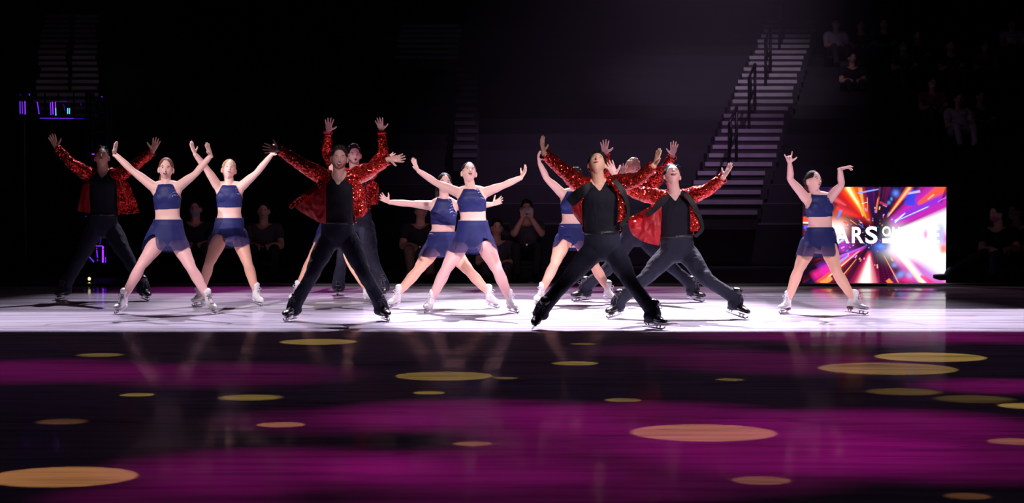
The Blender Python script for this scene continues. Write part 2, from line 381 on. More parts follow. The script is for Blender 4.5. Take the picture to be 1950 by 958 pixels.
def build_person(name, label, spec, group=None):
    sx = spec['sex']; wm = sx == 'w'; Y = spec['Y']; k = spec.get('k', 1.0); vox = spec.get('vox', .0048)
    W = lambda p: at(p[0], p[1], Y + (p[2] if len(p) > 2 else 0))
    P, Wa, C, Nk = [W(spec[x]) for x in ('pelvis', 'waist', 'chest', 'neck')]
    Ty = spec.get('tyaw', 0)
    root = empty(name, V(P.x, P.y, 0), label, 'person', group)
    rl = root.location.copy()
    Sh = [W(p) for p in spec['sh']]
    side = V(math.cos(R(Ty)), math.sin(R(Ty)), 0); sl = (Sh[1] - Sh[0]); side = (side + V(0, 0, sl.z / max(.2, sl.length)) * .6).normalized()
    ua, fa, th, shn = (.27, .245, .39, .39) if wm else (.30, .265, .43, .43)
    El = []; Wr = []; Tip = []
    for i in (0, 1):
        sg = spec.get('asign', (-1, -1))[i]
        e = bend(Sh[i], spec['el'][i], Y, ua, sg, .14); El.append(e)
        w_ = bend(e, spec['wr'][i], Y, fa, sg, .12); Wr.append(w_)
        Tip.append(bend(w_, spec['tip'][i], Y, .175, sg, .06))
    # feet first: they fix the ankles
    feet = []
    for i in (0, 1):
        cx, cy, yaw, pit, tilt = spec['foot'][i]
        G = ground(cx, cy); Kp = spec['knee'][i]
        F = V(math.sin(R(yaw)) * math.cos(R(pit)), -math.cos(R(yaw)) * math.cos(R(pit)), -math.sin(R(pit)))
        kn = at(Kp[0], Kp[1], Y); shd = (kn - G).normalized()
        U = (V(0, 0, 1) * (1 - tilt) + shd * tilt); U = (U - F * U.dot(F)).normalized(); X = F.cross(U).normalized()
        M = Matrix(((X.x, F.x, U.x, 0), (X.y, F.y, U.y, 0), (X.z, F.z, U.z, 0), (0, 0, 0, 1)))
        fs = .94 if wm else 1.06
        M = M @ Matrix.Scale(fs * k, 4)
        low = min((M @ V(xx, yy, 0)).z for yy in (-.11, .13) for xx in (-.002, .002))
        M = Matrix.Translation(V(G.x, G.y, -low)) @ M
        feet.append((M, M @ V(0, -.045, .15), M @ V(0, -.05, .075), M @ V(0, -.045, .24)))
    Hp = []; Kn = []
    for i in (0, 1):
        h = W(spec['hip'][i]); Hp.append(h)
        ank = feet[i][1]; kp = spec['knee'][i]
        if len(kp) > 2: kn = at(kp[0], kp[1], Y + kp[2])
        else:
            q = at(kp[0], kp[1], (h.y + ank.y) / 2); dl = (h - q).length
            kn = at(kp[0], kp[1], (h.y + ank.y) / 2 - clampy(dl * dl, th, .10))
        Kn.append(kn)
    up = (Nk - P).normalized(); fwd = side.cross(up).normalized()
    sw = spec.get('tw', 1.0) * k
    if wm: SA = [.095, .155, .150, .124, .128, .140, .120, .060]; SB = [.075, .105, .098, .080, .086, .098, .080, .050]
    else: SA = [.10, .160, .155, .142, .155, .170, .140, .068]; SB = [.085, .110, .105, .098, .108, .118, .095, .060]
    SA = [a * sw for a in SA]; SB = [b * sw for b in SB]
    low = P - (Wa - P).normalized() * .07
    spine = [low, P, (P + Wa) / 2, Wa, (Wa + C) / 2, C, C.lerp(Nk, .6), Nk]
    mb = MB()
    mb.loft(spine, SA, SB, side=side, n=28, sub=4, sq=2.25)
    cf = side.cross((C - Wa).normalized()).normalized()
    if wm:
        for s_ in (-1, 1): mb.ell(C + side * (.052 * s_) + cf * (.050 * sw) - up * .018, (.080, .050, .070), (side, cf, up))
    else:
        for s_ in (-1, 1): mb.ell(C + side * (.075 * s_) + cf * (.070 * sw) + up * .02, (.075, .045, .06), (side, cf, up))
    for s_ in (-1, 1): mb.ell(P + side * (.075 * s_ * sw) - fwd * .055 - up * .01, (.085, .075, .09), (side, fwd, up))
    r0 = (.052, .046, .040, .034, .036, .030, .022) if wm else (.062, .056, .050, .042, .044, .036, .027)
    r0 = [x * k for x in r0]
    for i in (0, 1):
        s0 = Sh[i]; inn = C.lerp(Nk, .55).lerp(s0, .35)
        arm = [inn, s0, s0.lerp(El[i], .5), El[i], El[i].lerp(Wr[i], .35), El[i].lerp(Wr[i], .7), Wr[i]]
        mb.loft(arm, [r0[0] * 1.15, r0[0] * 1.04, r0[1], r0[3], r0[4], r0[5], r0[6]], n=14, sub=4)
        mb.loft([Nk.lerp(C, .05), Nk.lerp(s0, .5) + up * .006, s0 + up * .006], [.045 * k, .044 * k, .040 * k], n=12, sub=3)
        # lats / armpit fill
        mb.loft([C.lerp(Nk, .1) + side * ((.085 if wm else .11) * (2 * i - 1)), s0 - up * .015], [.05 * k, .045 * k], n=12, sub=3)
    lr = [.088, .084, .064, .052, .057, .047, .033] if wm else [.095, .09, .07, .058, .06, .05, .04]
    lr = [x * k * spec.get('lw', 1.0) for x in lr]
    for i in (0, 1):
        ank = feet[i][1]; bk = (Kn[i] - ank).normalized(); back = V(0, 1, 0)
        mb.loft([P.lerp(Hp[i], .6) + up * .02, Hp[i], Hp[i].lerp(Kn[i], .35), Hp[i].lerp(Kn[i], .75), Kn[i], Kn[i].lerp(ank, .28) + back * .012, Kn[i].lerp(ank, .62), ank, feet[i][2]],
                [lr[0] * .95, lr[0], lr[1], lr[2], lr[3], lr[4], lr[5], lr[6], lr[6] * .85], n=18, sub=4)
    # head
    hx, hy, yaw, pit, roll = spec['head']; hs = (.96 if wm else 1.03) * spec.get('hs', 1.0)
    H = at(hx, hy, Y + spec.get('hd', -.01)); Rt, F, U = head_axes(yaw, pit, roll)
    hr = [.073 * hs, .094 * hs, .114 * hs]
    mb.ell(H, hr, (Rt, F, U), 40, 32, head_fn)
    mb.loft([H + F * (.086 * hs) + U * .018 * hs, H + F * (.098 * hs) - U * .008 * hs, H + F * (.107 * hs) - U * (.026 * hs)], [.007 * hs, .008 * hs, .0115 * hs], n=10, sub=3)
    for s_ in (-1, 1): mb.ell(H + Rt * (.079 * hs * s_) - F * .008 - U * .014, (.011, .018, .030), (Rt, F, U), 12, 8)
    nb = H - U * (.055 * hs) - F * .022
    nr = (.050 if wm else .061) * k
    mb.loft([Nk - up * .03, Nk.lerp(nb, .5), nb], [nr * 1.12, nr, nr], n=16, sub=4)
    ts = spec.get('thumb', (1, -1)); pn = spec.get('palm', ((0, -1, 0), (0, -1, 0)))
    for i in (0, 1):
        hp_ = spec.get('hpose', (None, None))[i]
        hand(mb, Wr[i], Tip[i], pn[i], (.92 if wm else 1.06) * spec.get('hk', 1), ts[i], spec.get('spread', (12, 12))[i], spec.get('curl', (9, 9))[i], hp_)
    body = remesh(mb, vox, 2)
    co = verts(body)
    cs, sn = None, None
    # torso coordinates
    o3 = np.array(P); u3 = np.array(up); s3 = np.array(side - up * side.dot(up)); s3 /= np.linalg.norm(s3); f3 = np.cross(s3, u3)
    sp_t = [(p - P).dot(up) for p in spine]; sp_l = [float(np.dot(np.array(p - P), s3)) for p in spine]; sp_f = [float(np.dot(np.array(p - P), f3)) for p in spine]
    def tc(co):
        d = co - o3; t = d @ u3; return t, d @ s3 - np.interp(t, sp_t, sp_l), d @ f3 - np.interp(t, sp_t, sp_f)
    def segdist(co, a, b):
        a = np.array(a); b = np.array(b); ab = b - a; t = np.clip(((co - a) @ ab) / (ab @ ab), 0, 1)
        return np.linalg.norm(co - (a + t[:, None] * ab), axis=1)
    t, lat, fw = tc(co)
    T = lambda p: (p - P).dot(up)
    local = lambda me: me.transform(Matrix.Translation(-rl))
    # body object with skin + tights
    bm_ = body.copy()
    bo = link('body', bm_, [spec['skin']] + ([spec['tights']] if wm else []), root)
    if wm:
        keep = (t < T(P) + .02)
        mi = np.zeros(len(bm_.polygons), dtype=np.int32)
        lp = np.empty(len(bm_.loops), dtype=np.int32); bm_.loops.foreach_get('vertex_index', lp)
        ls = np.empty(len(bm_.polygons), dtype=np.int32); bm_.polygons.foreach_get('loop_start', ls)
        handmask = np.minimum(segdist(co, Wr[0], Tip[0]), segdist(co, Wr[1], Tip[1])) < .1
        mi[(keep & ~handmask)[lp[ls]]] = 1
        bm_.polygons.foreach_set('material_index', mi)
    bm_.transform(Matrix.Translation(-rl)); bo.matrix_parent_inverse = Matrix.Identity(4)
    def put(nm, me, mats, parent=root, smooth=True, already=False):
        if not already: me.transform(Matrix.Translation(-rl))
        o = link(nm, me, mats, None, smooth); o.parent = parent; o.matrix_parent_inverse = Matrix.Identity(4); return o
    # ---- face
    if spec.get('face', True):
        skin_dark = 'brow'
        for s_ in (-1, 1):
            m = MB(); c = H + F * (.081 * hs) + Rt * (.027 * hs * s_) + U * (.008 * hs)
            m.ell(c, (.0125, .008, .0045 if spec.get('eyes') != 'shut' else .002), (Rt, F, U), 14, 8)
            n1 = len(m.f); m.ell(c + F * .006, (.0052, .0035, .0048 if spec.get('eyes') != 'shut' else .001), (Rt, F, U), 10, 6)
            me = m.mesh('eye'); me.materials.append(MT['eye_white']); me.materials.append(MT['eye_iris'])
            for q in me.polygons:
                if q.index >= n1: q.material_index = 1
            put('eye', me, None)
            m = MB(); pts = []
            for a in (-.018, -.006, .007, .018):
                xx = .028 * s_ + a; pts.append(H + F * ((.089 - 8 * xx * xx) * hs) + Rt * (xx * hs) + U * ((.027 - 10 * a * a) * hs))
            m.loft(pts, [.0015, .0032, .0034, .0015], [.0025, .004, .004, .002], side=F, n=8, sub=3); put('eyebrow', m.mesh(), 'brow' if not spec.get('pale_brow') else 'hair_blonde')
            m = MB(); pts = [p - U * .0135 * hs - F * .003 for p in pts]
            m.loft([pts[0], pts[1], pts[2], pts[3]], [.0015, .0026, .0026, .0015], n=6, sub=3); put('eyelashes', m.mesh(), 'brow')
        mo = spec.get('mouth', 'closed'); mz = -.053
        mp = lambda x_, z_: H + F * ((.0955 - 9 * x_ * x_) * hs) + Rt * (x_ * hs) + U * ((mz + z_) * hs)
        op = {'closed': .0035, 'open': .010, 'smile': .009, 'oh': .013}[mo]; mw = {'closed': .020, 'open': .020, 'smile': .026, 'oh': .015}[mo]; lift = .006 if mo == 'smile' else .001
        m = MB(); m.loft([mp(-mw, lift), mp(-mw * .5, op * .8), mp(0, op * .75), mp(mw * .5, op * .8), mp(mw, lift)], [.0015, .0038, .0036, .0038, .0015], n=8, sub=3)
        m.loft([mp(-mw, lift), mp(-mw * .5, -op * .75), mp(0, -op), mp(mw * .5, -op * .75), mp(mw, lift)], [.0015, .004, .0045, .004, .0015], n=8, sub=3)
        lo = put('lips', m.mesh(), 'lips')
        if mo != 'closed':
            m = MB(); m.ell(mp(0, 0), (mw * .85, .006, op * .9), (Rt, F, U), 16, 8); put('open_mouth', m.mesh(), 'mouth_dark', lo)
            if mo in ('smile', 'open'):
                m = MB(); m.ell(mp(0, op * .35) + F * .003, (mw * .66, .005, op * .36), (Rt, F, U), 14, 6); put('teeth', m.mesh(), 'teeth', lo)
    # ---- hair
    hm = spec['hair']; st = spec.get('style', 'short')
    m = MB()
    m.ell(H - F * (.012 * hs) + U * (.012 * hs), (.0825 * hs, .0955 * hs, .1135 * hs), (Rt, F, U), 32, 22)
    if st in ('short', 'quiff', 'mop'):
        v_ = {'short': .008, 'quiff': .017, 'mop': .020}[st]; rs = random.Random(int(hx))
        m.ell(H - F * (.012 * hs) + U * (.060 * hs), (.077 * hs, .084 * hs, (.056 + v_) * hs), (Rt, F, U), 24, 14)
        for a in range(26):     # locks swept over the crown
            x_ = rs.uniform(-.062, .062) * hs; y_ = rs.uniform(-.05, .055) * hs; zt = .118 * hs * math.sqrt(max(.05, 1 - (x_ / .085) ** 2 - (y_ / .11) ** 2))
            b = H + Rt * x_ + F * y_ + U * zt; dx_ = Rt * rs.uniform(-.02, .02) + F * rs.uniform(.005, .028)
            m.loft([b - F * .012 - U * .012, b + U * v_ * .5, b + dx_ * .6 + U * v_ * rs.uniform(.5, 1.2), b + dx_ - U * .004], [.013, .013, .010, .005], n=8, sub=2)
        if st == 'mop':
            for s_ in (-1, 1):
                m.ell(H + Rt * (.062 * s_ * hs) - F * .018 + U * .02, (.028, .062, .062), (Rt, F, U), 16, 10)
            for a in range(14):
                t_ = R(-70 + a * 10); b = H - F * .075 * math.cos(t_) + Rt * .08 * math.sin(t_) + U * .0
                m.loft([b + U * .03, b, b - U * .045 - F * .006], [.016, .016, .007], n=8, sub=2)
    if st == 'ponytail':
        b = H - F * .095 + U * .02; sd_ = spec.get('pony', -1)
        m.ell(b, (.022, .022, .022), (Rt, F, U), 12, 8)
        m.loft([b, b - F * .04 - U * .02 + Rt * .02 * sd_, b - F * .05 - U * .09 + Rt * .045 * sd_, b - F * .03 - U * .17 + Rt * .055 * sd_, b - F * .02 - U * .22 + Rt * .05 * sd_], [.018, .028, .030, .022, .006], n=12, sub=4)
    if st == 'bun': m.ell(H - F * (.105 * hs) + U * (.03 * hs), (.040, .034, .040), (Rt, F, U), 16, 12)
    hme = remesh(m, .006, 2, .006, .02); hc = verts(hme); dh = hc - np.array(H); lz = dh @ np.array(U); lf = dh @ np.array(F)
    hme, _ = submesh(hme, (lz > (.018 if st != 'mop' else -.01)) | (lf < -.022) & (lz > -.075) | (lf < -.05), 0, 'hair', hc)
    put('hair', hme, hm)
    if spec.get('beard'):
        m = MB(); m.ell(H, [r_ * 1.022 for r_ in hr], (Rt, F, U), 48, 36, head_fn); bme = m.mesh(); bc = verts(bme); db = bc - np.array(H); bz = db @ np.array(U) / (.114 * hs); bf = db @ np.array(F); bx = np.abs(db @ np.array(Rt)) / (.073 * hs)
        keep = (bf > -.02) & ((bz < -.66) | ((bx > .42) & (bz < -.36)) | ((bx > .9) & (bz < -.12))); bme, _ = submesh(bme, keep, 0, 'beard', bc); put('beard', bme, spec['beard'])
    if spec.get('mask'):
        m = MB(); m.ell(H + F * (.030 * hs) - U * (.050 * hs), (.062, .072, .050), (Rt, F, U), 20, 14); put('face_mask', m.mesh(), spec['mask'])
    # ---- dress
    if wm and spec.get('outfit', 'skater') == 'skater':
        th_, tn = (T(W((spec['pelvis'][0], spec['hem']))), T(Nk) + .012)
        ta = T(C) + .035
        armd = np.minimum(segdist(co, Sh[0], El[0]), segdist(co, Sh[1], El[1]))
        ta = T(C)
        lim = np.interp(t, [ta - .06, ta - .045, ta, ta + .04, (ta + .04 + tn) / 2, tn], [.30, .150, .128, .104, .087, .072])
        limb = np.interp(t, [ta - .04, ta, tn], [.30, .09, .05])
        nr_ = segdist(co, Nk + up * .01, nb)
        keep = (t > th_) & (t < tn - .35 * np.clip(fw, 0, .06)) & (np.abs(lat) < np.where(fw > -.01, lim, limb)) & ~((armd < .062) & (np.abs(lat) > .14)) & (t > 0)
        me, used = submesh(body, keep, .0055, 'top', co)
        sp_ = np.clip((lat[used] - .01) * 14, 0, 1) * (fw[used] > 0) * np.clip((t[used] - (th_ + .05)) * 12, 0, 1) * (np.sin((t[used] * .8 - lat[used] * .45) * 260 + 3 * np.sin(lat[used] * 60)) > .1)
        attr(me, 'sparkle', sp_)
        o = put('crop_top', me, 'navy_crystal'); solid(o, .004, 0)
        # briefs under the skirt
        wz = spec['skirt'][0][2]; tw_ = T(W((spec['pelvis'][0], wz)))
        hipd = np.minimum(segdist(co, Hp[0], Kn[0]), segdist(co, Hp[1], Kn[1]))
        along = lambda i: ((co - np.array(Hp[i])) @ np.array((Kn[i] - Hp[i]).normalized()))
        far = np.where(lat < 0, along(0), along(1))
        keep = (t < tw_ - .02) & (t > -.40) & (far < .035)
        hm2 = np.minimum(segdist(co, Wr[0], Tip[0]), segdist(co, Wr[1], Tip[1])) > .12
        me, used = submesh(body, keep & hm2, .005, 'briefs', co); put('skating_briefs', me, 'navy')
        # skirt
        sk = spec['skirt']; nu = 96; nv = 26; vs = []; sh_ = []
        ys = [s_[2] for s_ in sk]; yl = ys[-1] - ys[0]
        sl = spec['slit']    # (theta centre deg (0 = image right, 90 = front), half width deg, depth 0-1)
        for j in range(nv + 1):
            for i in range(nu):
                th2 = 360 * i / nu; a_ = R(th2); c_, s_ = math.cos(a_), math.sin(a_); pw = 1 - .34 * min(1, 1.5 * j / nv)
                c_ = math.copysign(abs(c_) ** pw, c_); s_ = math.copysign(abs(s_) ** pw, s_)
                dd = ((th2 - sl[0] + 180) % 360 - 180) * sl[3]     # >0: the open, draped side of the slit
                end = 1.0 - 1.25 * sl[2] * (math.exp(-(dd / 9) ** 2) if dd < 0 else max(0, math.cos(min(1, dd / sl[1]) * PI / 2)) ** .8)
                if s_ < 0: end = max(end, 1.0 + .10 * min(1, -s_ * 3))
                v_ = j / nv * end; yy = ys[0] + v_ * yl
                xl = np.interp(yy, ys, [q[0] for q in sk]); xr = np.interp(yy, ys, [q[1] for q in sk])
                if v_ > 1: xl = sk[-1][0]; xr = sk[-1][1]
                cxp = (xl + xr) / 2; hw = (xr - xl) / 2; tl = T(at(spec['pelvis'][0], yy, Y)); hw = max(hw, (np.interp(tl, sp_t, SA) + .009) * FPX / Y) if v_ < .45 else hw
                dep = (.088 + (.125 if s_ > 0 else .07) * min(1, v_ * 1.2)) * sw
                dep = max(dep, np.interp(tl, sp_t, SB) + .010)
                rip = 1 + .025 * v_ * math.sin(a_ * 9 + hx) + .015 * v_ * math.sin(a_ * 17)
                p = at(cxp, yy, Y + P.y - Y) + V(hw * c_ * rip * Y / FPX, -s_ * dep * rip, 0)
                p = p + V(side.y * s_ * dep * .6, (side.y * c_ * hw * Y / FPX), 0)
                if v_ > .12:      # drape over the thighs
                    for q in (0, 1):
                        a0, b0 = Hp[q], Kn[q]; ab = b0 - a0; u_ = max(0, min(1, (p - a0).dot(ab) / ab.length_squared)); cp = a0 + ab * u_; dv = p - cp
                        RR = (lr[0] + (lr[2] - lr[0]) * u_) + .012
                        if dv.length < RR: p = cp + dv.normalized() * RR
                vs.append(p); op_ = np.clip((v_ - .55) * 9, 0, 1) * .24
                if s_ < -.1: op_ = 0.0
                sh_.append(op_)
        fs = [(j * nu + i, j * nu + (i + 1) % nu, (j + 1) * nu + (i + 1) % nu, (j + 1) * nu + i) for j in range(nv) for i in range(nu)]
        m = MB(); m.add(vs, fs); me = m.mesh('skirt'); attr(me, 'sheer', sh_)
        put('skirt', me, 'sheer')
        lc = (np.interp(0, [0, 1], [0, 1]))
        m = MB(); wc = P.lerp(Wa, tw_ / max(.01, T(Wa))); hw = max((sk[0][1] - sk[0][0]) / 2 * Y / FPX, np.interp(tw_, sp_t, SA) + .010); db_ = np.interp(tw_, sp_t, SB) + .011
        m.loft([wc - V(0, 0, .025), wc + V(0, 0, .012)], [hw + .004, hw + .001], [db_ + .002, db_], side=V(side.x, side.y, 0), n=40, sub=2, cap=False); put('waistband', m.mesh(), 'navy')
        boot, sole, lace = 'boot_white', spec.get('sole', 'boot_white'), spec.get('lace', 'lace_white')
    if not wm or spec.get('outfit') == 'plain':
        shm, trm = spec.get('shirt', 'black_shirt'), spec.get('trouser', 'black_trouser')
        # shirt
        m = MB(); i_ = .010
        m.loft([Wa - (Wa - P) * .35] + spine[3:7] + [Nk.lerp(C, .16)], [SA[2] + i_, SA[3] + i_ + .004, SA[4] + i_, SA[5] + i_, SA[6] + .012, .075 * k], [SB[2] + i_, SB[3] + i_, SB[4] + i_, SB[5] + i_ + .012, SB[6] + i_ + .006, .064 * k], side=side, n=28, sub=4, sq=2.3)
        for i in (0, 1):
            m.loft([C.lerp(Nk, .55).lerp(Sh[i], .35), Sh[i], Sh[i].lerp(El[i], .55)], [r0[0] * 1.15 + .018, r0[0] * 1.04 + .014, r0[1] + .014], n=14, sub=4)
            m.loft([C.lerp(Nk, .1) + side * (.11 * (2 * i - 1)), Sh[i] - up * .015], [.058 * k, .053 * k], n=12, sub=3)
            m.loft([Nk.lerp(C, .16), Nk.lerp(Sh[i], .5) - up * .004, Sh[i] + up * .004], [.048 * k, .050 * k, .048 * k], n=12, sub=3)
        for s_ in (-1, 1): m.ell(C + side * (.075 * s_) + cf * (.070 * sw) + up * .02, (.088, .058, .073), (side, cf, up))
        me = remesh(m, .0075 if vox < .01 else .012, 3, .010, .09); c2 = verts(me); t2, l2, f2 = tc(c2); tn = T(Nk)
        vd = spec.get('vneck', .075)
        keep = ~((f2 > 0) & (np.abs(l2) < .055 * (t2 - (tn - vd)) / vd) & (t2 > tn - vd)) & ~((t2 > tn - .012) & (np.abs(l2) < .056))
        me2, _ = submesh(me, keep, 0, 'shirt', c2); o = put('v_neck_shirt' if vd > .05 else 'shirt', me2, shm)
        # trousers
        m = MB()
        m.loft([low, P, (P + Wa) / 2, (P + Wa) / 2 + (Wa - P) * .22], [SA[0] + .02, SA[1] + .012, SA[2] + .010, SA[3] + .018], [SB[0] + .02, SB[1] + .012, SB[2] + .010, SB[3] + .016], side=side, n=28, sub=4, sq=2.2)
        hem = spec.get('hemr', .078)
        for i in (0, 1):
            ank = feet[i][1]; kn = Kn[i]; ft = feet[i][0] @ V(0, -.035, .085)
            m.loft([P.lerp(Hp[i], .5) + up * .02, Hp[i], Hp[i].lerp(kn, .4), Hp[i].lerp(kn, .8), kn, kn.lerp(ank, .5), ank, ft], [.10 * k, .108 * k, .098 * k, .079 * k, .070 * k, .065 * k, hem * .92 * k, hem * k], n=20, sub=4)
        for s_ in (-1, 1): m.ell(P + side * (.075 * s_ * sw) - fwd * .055 - up * .01, (.097, .085, .10), (side, fwd, up))
        me = remesh(m, .0085 if vox < .01 else .013, 3, .022, .12); o = put('trousers', me, trm)
        m = MB(); wb = (P + Wa) / 2 + (Wa - P) * .22
        m.loft([wb - up * .013, wb + up * .013], [SA[3] + .020] * 2, [SB[3] + .019] * 2, side=side, n=40, sub=2, cap=False, sq=2.2); bl = put('belt', m.mesh(), 'belt')
        m = MB(); m.box(wb + fwd * (SB[3] + .021), (.013, .003, .011), (side, fwd, up)); put('buckle', m.mesh(), 'steel', bl, False)
        boot, sole, lace = 'boot_black', 'sole_black', 'lace_dark'
    # ---- skates
    if spec.get('skates', True):
        for i in (0, 1):
            M = Matrix.Translation(-rl) @ feet[i][0]
            so = link('skate_boot', SKATE['boot_' + ('w' if wm else 'm')], None); so.parent = root; so.matrix_parent_inverse = Matrix.Identity(4); so.matrix_basis = M
            for nm in ('sole', 'blade', 'laces'):
                key = nm + ('_w' if wm else '_m')
                if nm == 'laces' and spec.get('lace') == 'lace_dark': key = 'laces_dark'
                if nm == 'sole' and spec.get('sole') == 'sole_brown': key = 'sole_brown'
                c_ = link(nm, SKATE[key], None); c_.parent = so; c_.matrix_parent_inverse = Matrix.Identity(4)
    else:
        for i in (0, 1):
            m = MB(); M = feet[i][0]; m.loft([M @ V(0, -.09, .05), M @ V(0, -.03, .07), M @ V(0, .07, .05), M @ V(0, .16, .04)], [.035, .042, .045, .03], [.03, .045, .032, .02], n=14, sub=3); put('shoe', m.mesh(), 'plastic_black')
    info = dict(root=root, rl=rl, P=P, Wa=Wa, C=C, Nk=Nk, Sh=Sh, El=El, Wr=Wr, side=side, up=up, fwd=fwd, spine=spine, SA=SA, SB=SB, r0=r0, tc=tc, T=T, segdist=segdist, put=put, Y=Y, k=k, low=low, s3=s3)
    return info
# ---- jacket
def jacket(I, openw=.085, hem_t=None, hem_extra=0.0, sleeve=1.0):
    P, Wa, C, Nk, Sh, El, Wr, up, side = [I[x] for x in ('P', 'Wa', 'C', 'Nk', 'Sh', 'El', 'Wr', 'up', 'side')]; k = I['k']; SA, SB, r0 = I['SA'], I['SB'], I['r0']
    m = MB(); e = .026
    m.loft([P, (P + Wa) / 2, Wa, (Wa + C) / 2, C, C.lerp(Nk, .6), Nk.lerp(C, .08)], [SA[1] + .035, SA[2] + .032, SA[3] + .034, SA[4] + e, SA[5] + e, SA[6] + e, .085 * k], [SB[1] + .03, SB[2] + .03, SB[3] + .03, SB[4] + e, SB[5] + e, SB[6] + e, .08 * k], side=side, n=30, sub=4, sq=2.3)
    for i in (0, 1):
        s0 = Sh[i]; w_ = El[i].lerp(Wr[i], .94)
        m.loft([C.lerp(Nk, .5).lerp(s0, .3), s0, s0.lerp(El[i], .5), El[i], El[i].lerp(w_, .5), w_], [r0[0] * 1.2 + .018, r0[0] + .024, r0[1] + .024, r0[3] + .022, r0[4] + .015, r0[6] + .020], n=16, sub=4)
        m.loft([C.lerp(Nk, .1) + side * (.115 * (2 * i - 1)), s0 - up * .015], [.066 * k, .062 * k], n=12, sub=3)
        m.loft([Nk.lerp(C, .10), Nk.lerp(s0, .5) + up * .004, s0 + up * .01], [.056 * k, .062 * k, .060 * k], n=12, sub=3)
    me = remesh(m, .008, 3, .020, .06); co = verts(me); t, lat, fw = I['tc'](co); T = I['T']; tn = T(Nk)
    sd = I['segdist']; armd = np.minimum(sd(co, Sh[0], El[0]), sd(co, Sh[1], El[1]))
    cap = np.zeros(len(co), bool)
    for i in (0, 1):
        w_ = El[i].lerp(Wr[i], .94); d = np.array((Wr[i] - El[i]).normalized()); a = (co - np.array(w_)) @ d
        cap |= (a > .004) & (np.linalg.norm(co - np.array(w_), axis=1) < .10)
    ow = np.interp(t, [0, T(C), tn], [openw * 1.15, openw, .06])
    keep = ~((fw > 0) & (np.abs(lat) < ow) & (np.abs(t) < tn + .1)) & ~((t > tn - .02) & (np.abs(lat) < .07)) & ~cap & ~((t < (T(Wa) * .72 if hem_t is None else hem_t)) & (np.abs(lat) < .4) & (armd > .1))
    m2, _ = submesh(me, keep, 0, 'jacket', co)
    o = I['put']('sequin_jacket', m2, ['sequin', 'lining']); solid(o, .004, -1, 1); I['jacket'] = o
    for i in (0, 1):
        w_ = El[i].lerp(Wr[i], .93); d = (Wr[i] - El[i]).normalized(); m = MB()
        m.loft([w_ - d * .02, w_ + d * .012], [r0[6] + .024, r0[6] + .027], n=16, sub=2, cap=False)
        me = m.mesh(); bm = bmesh.new(); bm.from_mesh(me); bmesh.ops.delete(bm, geom=[f for f in bm.faces if len(f.verts) > 4], context='FACES_ONLY'); bm.to_mesh(me); bm.free()
        c_ = I['put']('cuff', me, 'sequin', o); solid(c_, .003, 0)
    return o
def patch(I, nm, rows, mats, parent=None, thick=.004, ripple=.008, seed=1, flip=False):
    "rows of (px, py, depth offset) control points -> a cloth surface"
    Y = I['Y']; ctl = [[at(p[0], p[1], Y + p[2]) for p in r] for r in rows]
    def cr(L, t):
        n = len(L) - 1; f = min(t * n, n - 1e-6); i = int(f); u = f - i
        a, b, c, d = L[max(i - 1, 0)], L[i], L[i + 1], L[min(i + 2, n)]
        return 0.5 * ((2 * b) + (c - a) * u + (2 * a - 5 * b + 4 * c - d) * u * u + (3 * b - a - 3 * c + d) * u ** 3)
    nu = nv = 26; vs = []
    for j in range(nv + 1):
        for i in range(nu + 1):
            p = cr([cr(r, i / nu) for r in ctl], j / nv)
            q = mnoise.noise(V(p.x * 13 + seed * 7, p.z * 9, seed * 3.1)) + .5 * mnoise.noise(V(p.x * 30 + seed, p.z * 22, seed))
            e = min(1, 4 * min(i / nu, 1 - i / nu, j / nv + .2, 1 - j / nv + .25))
            vs.append(p + V(q * ripple * .4, q * ripple * 2.2 * e, 0))
    fs = [(j * (nu + 1) + i, j * (nu + 1) + i + 1, (j + 1) * (nu + 1) + i + 1, (j + 1) * (nu + 1) + i) for j in range(nv) for i in range(nu)]
    if flip: fs = [tuple(reversed(f)) for f in fs]
    m = MB(); m.add(vs, fs); o = I['put'](nm, m.mesh(nm), mats, parent or I.get('jacket') or I['root']); solid(o, thick, 0, 1 if isinstance(mats, list) and len(mats) > 1 else 0)
    return o
